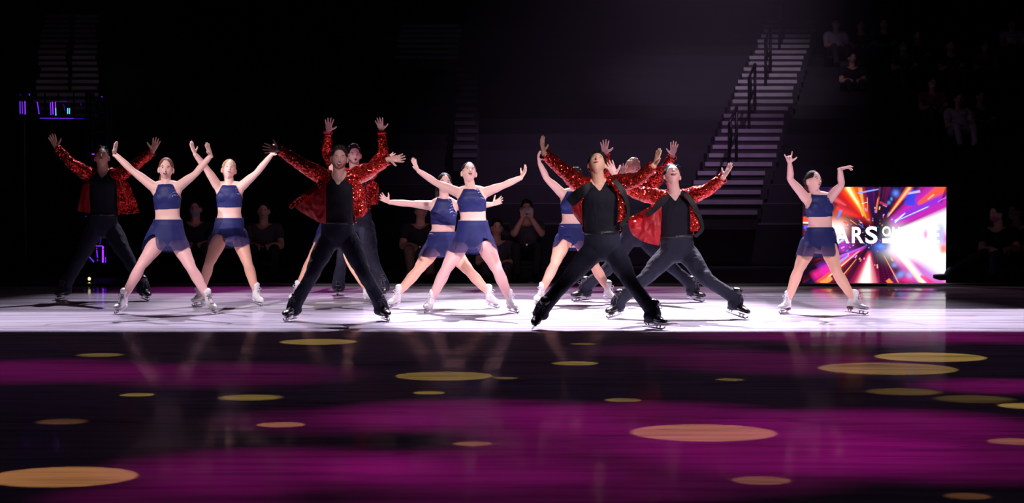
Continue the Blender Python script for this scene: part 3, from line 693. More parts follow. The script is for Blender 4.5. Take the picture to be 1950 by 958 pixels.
# ---- skate meshes (local: y to the toe, z up, origin at the middle of the blade edge)
SKATE = {}
def make_skates():
    for sx, mt in (('w', 'boot_white'), ('m', 'boot_black')):
        m = MB()
        m.loft([V(0, -.085, .088), V(0, -.05, .098), V(0, .0, .090), V(0, .06, .080), V(0, .115, .076), V(0, .145, .073)], [.030, .036, .037, .043, .038, .022], [.030, .042, .036, .028, .023, .016], side=V(1, 0, 0), n=18, sub=4)
        m.loft([V(0, -.035, .085), V(0, -.045, .13), V(0, -.048, .17), V(0, -.046, .205), V(0, -.046, .228)], [.036, .036, .037, .043, .047], [.058, .050, .046, .052, .055], side=V(1, 0, 0), n=20, sub=4)
        m.loft([V(0, .0, .12), V(0, .035, .10), V(0, .07, .085)], [.026, .028, .03], [.03, .024, .02], side=V(1, 0, 0), n=12, sub=3)
        me = remesh(m, .005, 3); me.materials.append(MT[mt]); SKATE['boot_' + sx] = me
    def sole(mt):
        m = MB(); m.loft([V(0, -.098, .060), V(0, -.04, .062), V(0, .0, .066), V(0, .07, .058), V(0, .135, .060)], [.026, .033, .028, .040, .024], [.004] * 5, side=V(1, 0, 0), n=16, sub=4)
        m.box(V(0, -.065, .049), (.026, .028, .012)); me = m.mesh(); me.materials.append(MT[mt]); return me
    SKATE['sole_w'] = sole('boot_white'); SKATE['sole_m'] = sole('sole_black'); SKATE['sole_brown'] = sole('sole_brown')
    m = MB(); t = .0022
    out = [(-.115, .0), (.118, .0), (.138, .012), (.150, .032), (.143, .034), (.125, .015), (.06, .012), (-.10, .012), (-.118, .006)]
    n = len(out); vs = [V(-t, y, z) for y, z in out] + [V(t, y, z) for y, z in out]
    m.add(vs, [tuple(range(n)), tuple(range(2 * n - 1, n - 1, -1))] + [(i, (i + 1) % n, n + (i + 1) % n, n + i) for i in range(n)])
    for y, hy in ((-.065, .026), (.07, .036)):
        m.box(V(0, y, .036), (.020, hy, .0025)); m.box(V(0, y - hy * .55, .023), (.0035, .007, .014)); m.box(V(0, y + hy * .55, .023), (.0035, .007, .014))
    for k_ in range(4): m.box(V(0, .142 + .002 * k_, .014 + .005 * k_), (.003, .004, .0016))
    me = m.mesh(); me.materials.append(MT['steel']); SKATE['blade_w'] = me; SKATE['blade_m'] = me
    for key, mt in (('laces_w', 'lace_white'), ('laces_dark', 'lace_dark'), ('laces_m', 'lace_dark')):
        m = MB(); pr = []
        for k_ in range(8):
            u = k_ / 7; y = .075 - .082 * min(1, u * 1.6) + (.004 if u > .6 else 0); z = .106 + .022 * u * 1.6 if u < .62 else .128 + (u - .62) * .24
            pr.append((y + .004, z))
        for k_ in range(7):
            y0, z0 = pr[k_]; y1, z1 = pr[k_ + 1]
            m.rod(V(-.020, y0, z0), V(.020, y1, z1), .0026, 6); m.rod(V(.020, y0, z0), V(-.020, y1, z1), .0026, 6)
        y, z = .012, .215
        for s_ in (-1, 1):
            m.loft([V(0, y, z - .02), V(.018 * s_, y + .02, z - .01), V(.035 * s_, y + .02, z - .03), V(.012 * s_, y + .012, z - .035)], [.0025] * 4, n=6, sub=3)
            m.loft([V(0, y, z - .02), V(.015 * s_, y + .016, z - .05), V(.022 * s_, y + .02, z - .08)], [.0022] * 3, n=6, sub=3)
        me = m.mesh(); me.materials.append(MT[mt]); SKATE[key] = me
make_skates()
# ------------------------------------------------------------------ the ice, floor, walls
def ice_material():
    m = mat('ice', (.80, .74, .84), .25); b = bsdf(m)
    tc = N(m, 'ShaderNodeTexCoord')
    def nz(scale, st, det=4, rot=0.0):
        mp = N(m, 'ShaderNodeMapping'); mp.inputs['Scale'].default_value = st; mp.inputs['Rotation'].default_value = (0, 0, rot)
        n = N(m, 'ShaderNodeTexNoise'); n.inputs['Scale'].default_value = scale; n.inputs['Detail'].default_value = det
        LK(m, tc.outputs['Object'], mp.inputs[0]); LK(m, mp.outputs[0], n.inputs['Vector']); return n.outputs[0]
    def ramp(src, a, c, lo, hi):
        r = N(m, 'ShaderNodeMapRange'); r.inputs[1].default_value = a; r.inputs[2].default_value = c; r.inputs[3].default_value = lo; r.inputs[4].default_value = hi
        LK(m, src, r.inputs[0]); return r.outputs[0]
    def mul(a, c):
        r = N(m, 'ShaderNodeMath', operation='MULTIPLY'); LK(m, a, r.inputs[0])
        if isinstance(c, float): r.inputs[1].default_value = c
        else: LK(m, c, r.inputs[1])
        return r.outputs[0]
    big = ramp(nz(.55, (.45, 1.6, 1), 5), .3, .7, .80, 1.0)
    scr = ramp(nz(2.2, (.35, 3.2, 1), 6, .05), .40, .50, .70, 1.0)
    scr2 = ramp(nz(4.0, (.22, 4.5, 1), 5, -.12), .36, .42, .60, 1.0)
    # thin grooves cut across the ice: |noise - .5| near zero
    g = nz(.9, (.25, 2.0, 1), 2, .03); sb = N(m, 'ShaderNodeMath', operation='SUBTRACT'); LK(m, g, sb.inputs[0]); sb.inputs[1].default_value = .5
    ab = N(m, 'ShaderNodeMath', operation='ABSOLUTE'); LK(m, sb.outputs[0], ab.inputs[0]); gr = ramp(ab.outputs[0], .0, .012, .55, 1.0)
    tot = mul(mul(mul(big, scr), scr2), gr)
    # two long dark lines along the rink; the front one paints a shadow seam
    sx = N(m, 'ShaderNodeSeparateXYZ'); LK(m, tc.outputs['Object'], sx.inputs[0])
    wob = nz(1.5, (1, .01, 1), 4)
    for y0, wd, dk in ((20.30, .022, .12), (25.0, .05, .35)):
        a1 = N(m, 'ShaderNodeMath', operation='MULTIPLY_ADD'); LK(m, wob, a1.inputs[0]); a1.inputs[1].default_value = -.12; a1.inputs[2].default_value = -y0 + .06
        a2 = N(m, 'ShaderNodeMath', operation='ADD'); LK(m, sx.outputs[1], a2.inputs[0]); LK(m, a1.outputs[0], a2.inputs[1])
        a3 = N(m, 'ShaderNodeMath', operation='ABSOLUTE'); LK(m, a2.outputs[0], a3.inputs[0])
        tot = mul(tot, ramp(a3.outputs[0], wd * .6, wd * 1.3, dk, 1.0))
    mx = N(m, 'ShaderNodeMix', data_type='RGBA'); LK(m, tot, mx.inputs[0]); mx.inputs[6].default_value = (.10, .06, .13, 1); mx.inputs[7].default_value = (.84, .78, .88, 1)
    df = N(m, 'ShaderNodeBsdfDiffuse'); gl = N(m, 'ShaderNodeBsdfGlossy'); gl.inputs['Color'].default_value = (1, .96, 1, 1)
    LK(m, mx.outputs[2], df.inputs['Color'])
    LK(m, ramp(nz(1.2, (.5, 1.8, 1), 5), .35, .65, .04, .14), gl.inputs['Roughness'])
    bp = N(m, 'ShaderNodeBump'); bp.inputs['Strength'].default_value = .09; bp.inputs['Distance'].default_value = .004
    LK(m, nz(9, (.5, 1.5, 1), 5), bp.inputs['Height']); LK(m, bp.outputs[0], gl.inputs['Normal'])
    lw = N(m, 'ShaderNodeLayerWeight'); fac = ramp(lw.outputs['Facing'], .925, .948, .048, .62)
    fac = mul(fac, ramp(nz(.8, (.5, 2.2, 1), 5), .35, .62, .5, 1.0))
    ms = N(m, 'ShaderNodeMixShader'); LK(m, fac, ms.inputs[0]); LK(m, df.outputs[0], ms.inputs[1]); LK(m, gl.outputs[0], ms.inputs[2])
    LK(m, ms.outputs[0], m.node_tree.nodes['Material Output'].inputs[0])
    return m
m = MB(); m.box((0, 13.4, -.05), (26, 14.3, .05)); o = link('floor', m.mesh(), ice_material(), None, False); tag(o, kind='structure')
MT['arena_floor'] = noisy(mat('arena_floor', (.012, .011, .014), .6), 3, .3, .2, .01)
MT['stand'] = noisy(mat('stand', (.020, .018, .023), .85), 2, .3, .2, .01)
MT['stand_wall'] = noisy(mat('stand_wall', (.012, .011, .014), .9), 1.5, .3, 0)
MT['seat_cloth'] = mat('seat_cloth', (.010, .009, .016), .85, 0, .2)
MT['nosing'] = noisy(mat('nosing', (.42, .38, .42), .7), 5, .3, 0)
MT['nosing_dim'] = noisy(mat('nosing_dim', (.10, .095, .11), .7), 5, .3, 0)  # dim light on the middle steps, put into a darker nosing colour
MT['step'] = noisy(mat('step', (.03, .028, .032), .9), 3, .3, 0)
MT['curtain'] = noisy(mat('curtain', (.006, .0055, .007), .95, 0, .1), 5, .3, .5, .02, (1, 1, .05))
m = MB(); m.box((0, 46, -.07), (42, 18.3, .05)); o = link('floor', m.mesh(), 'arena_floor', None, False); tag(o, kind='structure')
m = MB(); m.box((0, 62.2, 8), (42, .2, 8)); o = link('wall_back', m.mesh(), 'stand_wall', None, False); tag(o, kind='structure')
# raked seating bowl
N0, NR, Y00, RUN, Z00, RISE = 0, 22, 34.2, 1.24, .62, .302
m = MB()
for r in range(NR):
    y = Y00 + RUN * r; z = Z00 + RISE * r; m.box((0, (y + 61.9) / 2, z / 2 - (0 if r == 0 else RISE / 2 - .0) if r == 0 else z - RISE / 2), (32, (61.9 - y) / 2, (z / 2) if r == 0 else RISE / 2 + .001))
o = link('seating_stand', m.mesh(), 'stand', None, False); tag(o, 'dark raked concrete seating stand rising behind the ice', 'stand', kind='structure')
def stand_z(y): return Z00 + RISE * max(0, math.floor((y - Y00) / RUN))
def stairs(label, xb, xt, w, n=29, i0=0, rails=True, nos='nosing', y0=34.0, z0=.85):
    root = empty('aisle_stairs', V(xb, y0, 0), label, 'stairs', 'aisle stairs in the seating stand')
    st = MB(); rl = root.location.copy()
    ys = []
    for i in range(i0, n):
        u = i / 28; x = xb + (xt - xb) * u; y = y0 + .62 * i; z = z0 + .151 * i
        ys.append((x, y, z))
        st.box(V(x, y + .33, z - .151) - rl, (w / 2, .33, .15))
    so = link('steps', st.mesh(), 'step', None, False); so.parent = root
    for x, y, z in ys:
        a = random.uniform(-.06, .03); m = MB(); m.box(V(x + a, y - .006, z - .036) - rl, (w / 2 - random.uniform(.0, .05), .010, .034))
        o = link('step_nosing', m.mesh(), nos, None, False); o.parent = so
    if rails:
        for k_ in range(3, len(ys) - 3, 6):
            m = MB(); pts = []
            for q in (0, 2):
                x, y, z = ys[k_ + q]; a = V(x, y + .3, z - .02) - rl; m.rod(a, a + V(0, 0, .95), .028, 8); pts.append(a + V(0, 0, .95))
            a, b = pts; m.rod(a, b, .026, 8); m.rod(a - V(0, 0, .45), b - V(0, 0, .45), .02, 8); m.loft([a, a + V(0, -.22, -.02), a + V(0, -.24, -.3), a + V(0, 0, -.42)], [.026] * 4, n=8, sub=3)
            o = link('handrail', m.mesh(), 'dark_metal', None); o.parent = root
    return root
stairs('long flight of aisle steps climbing to the right above the leaning skater at centre right', 3.2, 6.56, 1.18, 28)
stairs('dim flight of aisle steps climbing to the left at the far left of the stand', -7.0, -10.2, 1.25, 29, 11, nos='nosing')
stairs('faint wide flight of aisle steps high behind the middle of the rink', -1.75, -1.80, 1.35, 27, 20, False, 'nosing_dim')
stairs('narrow faint strip of aisle steps rising straight above the centre', -.75, -.95, .42, 19, 6, False, 'nosing_dim')

hz = bpy.data.materials.new('haze'); hz.use_nodes = True; hz.node_tree.nodes.remove(hz.node_tree.nodes['Principled BSDF'])
vs_ = hz.node_tree.nodes.new('ShaderNodeVolumeScatter'); vs_.inputs['Density'].default_value = .012; vs_.inputs['Anisotropy'].default_value = .1
hz.node_tree.links.new(vs_.outputs[0], hz.node_tree.nodes['Material Output'].inputs['Volume'])
m = MB(); m.box((0, 44.8, 7.5), (30, 16.0, 7.45)); o = link('haze', m.mesh(), hz, None, False); tag(o, 'thin violet stage haze hanging in the dark behind the ice', 'haze', kind='stuff')
# ------------------------------------------------------------------ video screen
def fract_hash(a): return (np.sin(a * 127.1 + 3.7) * 43758.5453) % 1.0
def screen():
    YS = 28.35; x0, x1, y0, y1 = 1529, 1801, 356, 539
    TL = at(x0, y0, YS); BR = at(x1, y1, YS); Wd = BR.x - TL.x; Ht = TL.z - BR.z
    root = empty('video_screen', V((TL.x + BR.x) / 2, YS, 0), 'glowing wide video screen with red, blue and white light burst and white letters', 'screen')
    rl = root.location.copy()
    nx, ny = 470, 316
    X, Yp = np.meshgrid(np.linspace(x0, x1, nx + 1), np.linspace(y0, y1, ny + 1))
    im = np.zeros(X.shape + (3,)); im[:] = (.012, .004, .02)
    cx, cy = 1667., 447.
    dx, dy = X - cx, Yp - cy; r = np.hypot(dx, dy); th = np.arctan2(dy, dx)
    def add(col, w_): im[:] = im * (1 - np.clip(w_, 0, 1)[..., None]) + np.array(col) * np.clip(w_, 0, 1)[..., None]
    def glow(col, gx, gy, sx, sy, rot=0, s=1.0, p=2.0):
        c, n = math.cos(R(rot)), math.sin(R(rot)); a = (X - gx) * c + (Yp - gy) * n; b = -(X - gx) * n + (Yp - gy) * c
        add(col, s * np.exp(-(np.abs(a / sx) ** p + np.abs(b / sy) ** p)))
    def beam(col, ax, ay, bx, by, wa, wb, s=1.0, soft=.35):
        L = math.hypot(bx - ax, by - ay); ux, uy = (bx - ax) / L, (by - ay) / L
        t = ((X - ax) * ux + (Yp - ay) * uy) / L; d = np.abs(-(X - ax) * uy + (Yp - ay) * ux); wd = wa + (wb - wa) * np.clip(t, 0, 1)
        e = np.clip((wd - d) / (wd * soft + .3), 0, 1) * np.clip(t * 12, 0, 1) * np.clip((1.0 - t) * 12, 0, 1); add(col, s * e)
    # radial base
    k = fract_hash(np.floor((th + PI) * 16)); k2 = fract_hash(np.floor((th + PI) * 37) + 9)
    pal = np.array([(.9, .02, .03), (.55, .0, .25), (.10, .01, .45), (.85, .04, .01), (.02, .03, .55)])
    idx = (k * 5).astype(int) % 5; fall = np.clip((r - 22) / 70, 0, 1)
    for q in range(5): add(pal[q], (idx == q) * fall * (.05 + .30 * k2 * k2))
    # dark upper left + lower left
    glow((.006, .002, .008), 1548, 385, 38, 34, 0, 1.0, 3); glow((.006, .002, .008), 1536, 505, 26, 42, 0, 1.0, 3)
    # upper left red / orange / yellow fan
    beam((.75, .01, .01), 1665, 440, 1600, 345, 4, 46, .95, .8); beam((1.0, .10, .01), 1660, 430, 1615, 350, 3, 24, .95, .7)
    beam((1.0, .45, .03), 1655, 424, 1612, 352, 1, 11, .95, .6); beam((1.0, .9, .55), 1640, 400, 1612, 354, 1, 6, .9, .6)
    beam((1.0, .4, .1), 1646, 408, 1637, 356, 1, 5, .9); beam((1, .75, .2), 1643, 414, 1632, 380, .6, 2); beam((1, .35, .1), 1652, 405, 1651, 375, .5, 1.2)
    beam((1, .12, .08), 1612, 392, 1584, 376, 2, 9, .7, .8); beam((.9, .02, .02), 1640, 415, 1590, 395, 3, 14, .8, .8)
    beam((.25, .35, 1), 1632, 368, 1674, 360, 2.2, 1.4); beam((.9, .9, 1), 1640, 388, 1652, 385, .8, .8)
    beam((1, .5, .4), 1668, 406, 1671, 378, 1.6, 1.0); beam((1, .15, .05), 1667, 405, 1673, 374, 3.2, 2.2, .6)
    beam((.9, .05, .2), 1674, 385, 1690, 392, 3, 3, .8); beam((.7, .5, 1), 1680, 390, 1688, 394, 1.2, 1.2)
    # right upper: magenta / blue / orange rays
    beam((.55, .02, .45), 1690, 430, 1830, 350, 10, 62, .9, .5); beam((.22, .03, .65), 1695, 425, 1790, 372, 6, 18, .8, .7)
    beam((.02, .05, .75), 1733, 393, 1733, 360, 13, 16, .9, .5); beam((.01, .01, .05), 1700, 376, 1740, 345, 4, 10, .85, .5); beam((.55, .5, .95), 1726, 369, 1752, 364, 2.5, 3, .9)
    beam((1, .12, .02), 1688, 415, 1735, 352, 2, 8, .95, .5); beam((1, .55, .25), 1689, 414, 1734, 354, 1, 3.4, .95)
    beam((1, .10, .02), 1745, 390, 1808, 348, 4, 17, .95, .6); beam((1, .5, .2), 1765, 380, 1778, 370, 1.5, 2); beam((.05, .0, .02), 1790, 388, 1804, 356, 1, 6, .7)
    beam((.35, .2, 1), 1784, 385, 1803, 374, 1.2, 1.2)
    beam((.1, .25, 1), 1700, 424, 1770, 392, 1.5, 2.0); beam((.5, .65, 1), 1702, 422, 1724, 405, 2, 1.5); beam((.9, .95, 1), 1712, 418, 1768, 393, .7, .8); beam((.8, .9, 1), 1703, 425, 1722, 407, 1.2, 1)
    glow((.15, .25, 1), 1705, 368, 6, 6, 0, .9); glow((.1, .35, 1), 1692, 386, 3, 3, 0, .9); glow((.1, .35, 1), 1697, 379, 2, 3, 0, .9)
    # left middle blob
    glow((1, .25, .1), 1590, 430, 26, 22, 0, .85); glow((1, .85, .8), 1592, 436, 19, 15, 0, 1.0, 3); glow((.4, .05, .6), 1605, 468, 18, 14, 0, .8)
    beam((.12, .25, 1), 1593, 420, 1602, 399, 2, 4, .95, .6); beam((.1, .15, 1), 1530, 433, 1560, 431, 5, 5, .9, .6); beam((1, .08, .03), 1528, 418, 1562, 420, 7, 6, .95); beam((1, .8, .7), 1528, 424, 1562, 425, 2, 3, .9)
    beam((.5, .7, 1), 1592, 465, 1608, 455, 3, 3); beam((1, .5, .3), 1618, 418, 1632, 428, .8, .8); beam((.3, .3, 1), 1634, 426, 1648, 436, 1.2, 1)
    # lower left rays
    beam((.35, .03, .60), 1655, 465, 1560, 520, 2, 20, .8, .7); beam((.9, .02, .30), 1650, 470, 1545, 530, 2, 14, .8, .7); beam((1, .10, .05), 1640, 475, 1555, 542, 1.5, 7, .9); beam((1, .7, .45), 1638, 476, 1575, 530, .8, 2.0)
    beam((.3, .35, 1), 1618, 485, 1598, 500, 2, 3); beam((1, .4, .2), 1632, 492, 1606, 524, .8, 1.2); beam((.55, .2, 1), 1650, 468, 1580, 497, 1, 4, .6); beam((1, .35, .1), 1585, 528, 1565, 542, 5, 8, .9)
    # lower centre white plume
    beam((.85, .02, .15), 1656, 476, 1648, 548, 4, 38, .85, .8); beam((1, .45, .45), 1656, 482, 1650, 546, 2, 27, .85, .7); beam((1, .93, .88), 1656, 486, 1647, 544, 1, 17, 1, .6)
    add((.05, .0, .03), ((X > 1675) & (X < 1700) & (Yp > 480)) * (.5 + .35 * np.sin(Yp * 1.3)))
    beam((1, .3, .1), 1682, 484, 1712, 540, .8, 1.8); beam((1, .25, .05), 1690, 532, 1698, 542, 5, 6, .9)
    # right lower magenta field then the white burst
    beam((.75, .04, .45), 1690, 470, 1810, 560, 8, 62, .85, .5); glow((.2, .35, 1), 1715, 523, 9, 6, -35, .85); glow((.35, .5, 1), 1732, 525, 7, 7, 0, .8); glow((.2, .3, 1), 1703, 505, 5, 4, 0, .8); glow((.9, .02, .25), 1725, 533, 12, 6, 0, .8)
    glow((.5, .4, 1), 1785, 505, 34, 28, 0, .85); beam((1, .15, .05), 1775, 475, 1805, 482, 8, 10, .9, .6)
    ang = np.degrees(np.arctan2(Yp - 452, X - 1668)); up_, lo_ = -24.0, 34.0
    f = np.clip((ang - up_) / 5, 0, 1) * np.clip((lo_ - ang) / 9, 0, 1) * np.clip((X - 1688) / 16, 0, 1); add((1, 1, 1), f)
    beam((1, 1, 1), 1697, 462, 1765, 545, 9, 10, .9, .9); beam((1, .75, .55), 1715, 492, 1762, 546, 1.5, 4, .95); beam((.95, .03, .2), 1752, 524, 1785, 548, 3, 8, .85)
    glow((1, 1, 1), 1715, 465, 34, 30, 20, 1.0, 3)
    glow((.95, .1, .5), 1762, 446, 4, 10, 0, .8); glow((.35, .35, 1), 1790, 447, 9, 24, 0, .75, 3); glow((1, .2, .05), 1797, 474, 8, 9, 0, .9, 3); glow((.6, .05, .5), 1800, 455, 6, 14, 0, .8)
    glow((1, .95, .95), 1797, 505, 16, 12, 0, .8)
    # dark heart with sparks
    glow((.004, .002, .012), 1658, 440, 25, 29, 0, 1.0, 2.6); glow((.004, .002, .012), 1678, 395, 10, 14, 0, .7); glow((.01, .01, .12), 1680, 462, 14, 12, 0, .8)
    rs = np.random.RandomState(3)
    for q in range(95):
        a = rs.uniform(0, 2 * PI); rr = rs.uniform(12, 58); gx, gy = cx - 4 + rr * math.cos(a) * 1.1, cy + rr * math.sin(a)
        if gx > 1697 and gy > 425: continue
        col = [(1, .05, .06), (1, .15, .3), (.1, .2, 1), (.9, .3, .9), (1, .5, .3)][rs.randint(5)]; L = rs.uniform(.5, 2.5) * rr / 30
        beam(col, gx, gy, gx + math.cos(a) * L * 2, gy + math.sin(a) * L * 2, .6 + rr / 60, .8 + rr / 50, .9)
    glow((.25, .6, 1), 1678, 469, 6, 4, 0, 1.0); glow((.05, .12, .9), 1676, 470, 14, 9, 0, .6)
    vs = []; sxw, szh = Wd / (x1 - x0), Ht / (y1 - y0)
    co = np.stack([TL.x + (X - x0) * sxw - rl.x, np.full(X.shape, -.001), TL.z - (Yp - y0) * szh], -1).reshape(-1, 3)
    ii = np.arange((nx + 1) * (ny + 1)).reshape(ny + 1, nx + 1)
    F = np.stack([ii[:-1, :-1], ii[1:, :-1], ii[1:, 1:], ii[:-1, 1:]], -1).reshape(-1, 4)
    me = bpy.data.meshes.new('display'); me.from_pydata(co.tolist(), [], F.tolist()); me.update()
    ca = me.color_attributes.new('picture', 'FLOAT_COLOR', 'POINT'); ca.data.foreach_set('color', np.concatenate([im, np.ones(X.shape + (1,))], -1).astype(np.float32).ravel())
    dm = mat('led_picture', (0, 0, 0), .4); b = bsdf(dm); a = N(dm, 'ShaderNodeAttribute', attribute_name='picture'); LK(dm, a.outputs['Color'], b.inputs['Emission Color']); b.inputs['Emission Strength'].default_value = 1.25
    d = link('display', me, dm, None, False); d.parent = root
    m = MB(); c = V(0, .06, (TL.z + BR.z) / 2); m.box(c, (Wd / 2 + .012, .055, Ht / 2 + .012))
    m.box(V(-Wd * .3, .10, BR.z / 2), (.05, .12, max(.01, BR.z / 2))); m.box(V(Wd * .3, .10, BR.z / 2), (.05, .12, max(.01, BR.z / 2)))
    c_ = link('screen_cabinet', m.mesh(), 'plastic_black', None, False); c_.parent = root
    lm = mat('led_white', (0, 0, 0), .4, emit=(1, 1, 1), estr=1.7)
    def letter(ch, xl, yt, xr, yb):
        cu = bpy.data.curves.new('t', 'FONT'); cu.body = ch; cu.offset = .022; cu.extrude = 0.0; cu.resolution_u = 6
        o = bpy.data.objects.new('t', cu); COL.objects.link(o); dg = bpy.context.evaluated_depsgraph_get(); dg.update()
        me = bpy.data.meshes.new_from_object(o.evaluated_get(dg)); bpy.data.objects.remove(o)
        c = verts(me); mn, mxx = c.min(0), c.max(0); A = at(xl, yb, YS); B = at(xr, yt, YS)
        n = np.zeros_like(c); n[:, 0] = A.x - rl.x + (c[:, 0] - mn[0]) / (mxx[0] - mn[0]) * (B.x - A.x); n[:, 2] = A.z + (c[:, 1] - mn[1]) / (mxx[1] - mn[1]) * (B.z - A.z); n[:, 1] = -.004
        me.vertices.foreach_set('co', n.ravel()); me.update(); o = link('letter', me, lm, None, False); o.parent = d
    for ch, a in (('S', (1543, 431, 1566, 463)), ('T', (1567, 432, 1588, 463)), ('A', (1590, 432, 1617, 463)), ('R', (1622, 432, 1645, 463)), ('S', (1648, 431, 1671, 464)), ('O', (1680, 431, 1696, 450)),
                  ('N', (1699, 432, 1713, 450)), ('I', (1723, 432, 1730, 463)), ('C', (1735, 431, 1761, 464)), ('E', (1769, 432, 1789, 463))): letter(ch, a[0], a[1], a[2], a[3])
    m = MB(); A = at(1680, 463, YS); B = at(1713, 454, YS); m.box(V((A.x + B.x) / 2 - rl.x, -.004, (A.z + B.z) / 2), ((B.x - A.x) / 2, .0015, (B.z - A.z) / 2)); o = link('letter_underline', m.mesh(), lm, None, False); o.parent = d
screen()
# dark edge trim + cables between the screen and the ice
m = MB(); m.box((0, 27.86, .012), (26, .10, .020)); o = link('trim_1', m.mesh(), 'plastic_black', None, False); tag(o, kind='structure')
MT['cable'] = mat('cable', (.25, .24, .26), .35)
def cable(label, pts, r=.012):
    m = MB(); m.loft(pts, [r] * len(pts), n=8, sub=8); o = link('cable', m.mesh(), 'cable', None); return tag(o, label, 'cable')
cable('loose pale cable on the floor at the foot of the video screen', [ground(x, y, .04) + V(0, .0, 0) for x, y in ((1690, 542), (1750, 543), (1800, 544), (1850, 546), (1900, 549), (1950, 551))])

# ------------------------------------------------------------------ lighting rig on the left, marker lamps
def glow_mat(name, col, s): MT[name] = mat(name, (.02, .02, .02), .4, emit=col, estr=s)
glow_mat('glow_violet', (.16, .02, 1.0), 1.3); glow_mat('glow_purple', (.32, .03, 1.0), 1.5); glow_mat('glow_cyan', (.10, .55, 1.0), 1.6); glow_mat('glow_dim', (.10, .01, .9), .35)  # violet light caught by rig bars, put in as emission; cyan also a light
glow_mat('led_red', (1, .02, .015), 2.6); glow_mat('led_red2', (1, .10, .06), 2.2); glow_mat('led_yellow', (.9, .75, .05), 1.6); glow_mat('led_amber', (1, .75, .35), 1.8); glow_mat('led_blue', (.05, .35, 1), 2.5)
YR = 30.5
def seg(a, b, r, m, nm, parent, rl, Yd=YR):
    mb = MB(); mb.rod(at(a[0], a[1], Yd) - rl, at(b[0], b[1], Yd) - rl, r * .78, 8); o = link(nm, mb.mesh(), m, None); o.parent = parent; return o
tw = empty('lighting_tower', V(at(180, 500, YR).x, YR, 0), 'black truss tower with violet-lit metal bars rising behind the dark skater at left', 'tower'); rl = tw.location.copy()
mb = MB(); g = [at(x, 560, YR) for x in (168, 206)]
for x in (g[0].x, g[1].x):
    for yy in (0, .26): mb.rod(V(x, YR + yy, .0) - rl, V(x, YR + yy, 2.55) - rl, .022, 8)
tr = link('truss', mb.mesh(), 'dark_metal', None); tr.parent = tw
for k_ in range(9):
    mb = MB(); z = .1 + .27 * k_; a, b = (g[0].x, g[1].x) if k_ % 2 else (g[1].x, g[0].x)
    mb.rod(V(a, YR, z) - rl, V(b, YR, z + .27) - rl, .012, 6); mb.rod(V(g[0].x, YR, z) - rl, V(g[1].x, YR, z) - rl, .012, 6); o = link('brace', mb.mesh(), 'dark_metal', None); o.parent = tr
for a, b, r, c in (((196, 469), (196, 500), .017, 'glow_purple'), ((178, 468.5), (195, 468.5), .007, 'glow_purple'), ((184, 472), (186, 497), .010, 'glow_violet'), ((193, 451), (190, 466), .010, 'glow_dim'), ((183, 459), (183, 465), .007, 'glow_dim'),
                   ((205, 456), (205, 498), .007, 'glow_violet'), ((201, 490), (201, 500), .007, 'glow_violet'), ((209, 461), (209, 465), .007, 'glow_violet'), ((161.5, 489), (161.5, 500), .008, 'glow_dim'), ((169, 488), (179, 499), .011, 'glow_violet'),
                   ((175, 293.5), (180, 293.5), .008, 'glow_purple'), ((163, 412), (166, 412), .008, 'glow_violet'), ((193, 184), (195, 185), .008, 'glow_violet')): seg(a, b, r, c, 'glow_bar', tw, rl)  # truss bars reflecting violet light, made to glow
pl = empty('rig_platform', V(at(100, 226, YR + .5).x, YR + .5, at(100, 230, YR + .5).z), 'high black platform with upright violet-lit bars at the upper left', 'platform'); rl = pl.location.copy(); Yp_ = YR + .5
mb = MB(); a = at(30, 229, Yp_); b = at(166, 222, Yp_); mb.box(V((a.x + b.x) / 2, Yp_ + .4, (a.z + b.z) / 2) - rl, ((b.x - a.x) / 2, .4, .03)); 
for x in (32, 66, 92, 122, 160): q = at(x, 222, Yp_); mb.rod(q + V(0, .7, 0) - rl, q + V(0, .7, .36) - rl, .012, 6)
for x in (34, 164):
    q = at(x, 226, Yp_); mb.rod(V(q.x, Yp_ + .4, 0) - rl, V(q.x, Yp_ + .4, q.z) - rl, .03, 8)
o = link('deck', mb.mesh(), 'dark_metal', None, False); o.parent = pl
for a, b, r, c in (((38, 193), (38.5, 217), .008, 'glow_violet'), ((42, 193), (43, 217), .007, 'glow_violet'), ((47.5, 193), (48, 218), .008, 'glow_purple'), ((71, 194), (74.5, 217), .009, 'glow_violet'), ((96, 195), (97, 219), .008, 'glow_violet'), ((100, 194), (101, 218), .008, 'glow_purple'),
                   ((105.5, 194), (106, 206), .007, 'glow_purple'), ((106, 206), (106.5, 220), .008, 'glow_cyan'), ((106, 193.5), (128, 193.5), .005, 'glow_dim'), ((121, 198), (124, 212), .005, 'glow_dim'), ((129, 206), (129, 217), .009, 'glow_cyan'), ((132.5, 206), (132.5, 217), .007, 'glow_cyan'),
                   ((154, 197), (154.5, 201), .006, 'glow_dim'), ((38, 179), (39, 182), .006, 'glow_dim'), ((56, 178), (56, 182), .007, 'glow_violet'), ((76, 225), (140, 225.5), .005, 'glow_violet'), ((140, 225.5), (160, 226), .005, 'glow_dim')): seg(a, b, r, c, 'glow_bar', pl, rl, Yp_ - .01)  # upright bars with their violet reflections made emissive; the cyan pair is a light
def marker(px, y1, y2, Yd, c1, c2, label):
    q = at(px, y1, Yd); root = empty('marker_lamp', V(q.x, Yd, 0), label, 'lamp'); rl = root.location.copy()
    mb = MB(); mb.box(V(0, .03, (q.z + .03) / 2), (.035, .025, (q.z + .03) / 2)); o = link('housing', mb.mesh(), 'plastic_black', None, False); o.parent = root
    for yy, c in ((y1, c1), (y2, c2)):
        p = at(px, yy, Yd) - rl; mb = MB(); mb.ell(p, (.019, .010, .022), nu=12, nv=8); o = link('lamp_lens', mb.mesh(), c, None); o.parent = root
marker(1012, 542, 547.5, 28.3, 'led_red2', 'led_red', 'small black box with two glowing red lights at the back edge of the ice')
marker(170, 531, 541, 27.97, 'led_amber', 'led_yellow', 'small black box with two glowing yellow lights at the back edge of the ice')
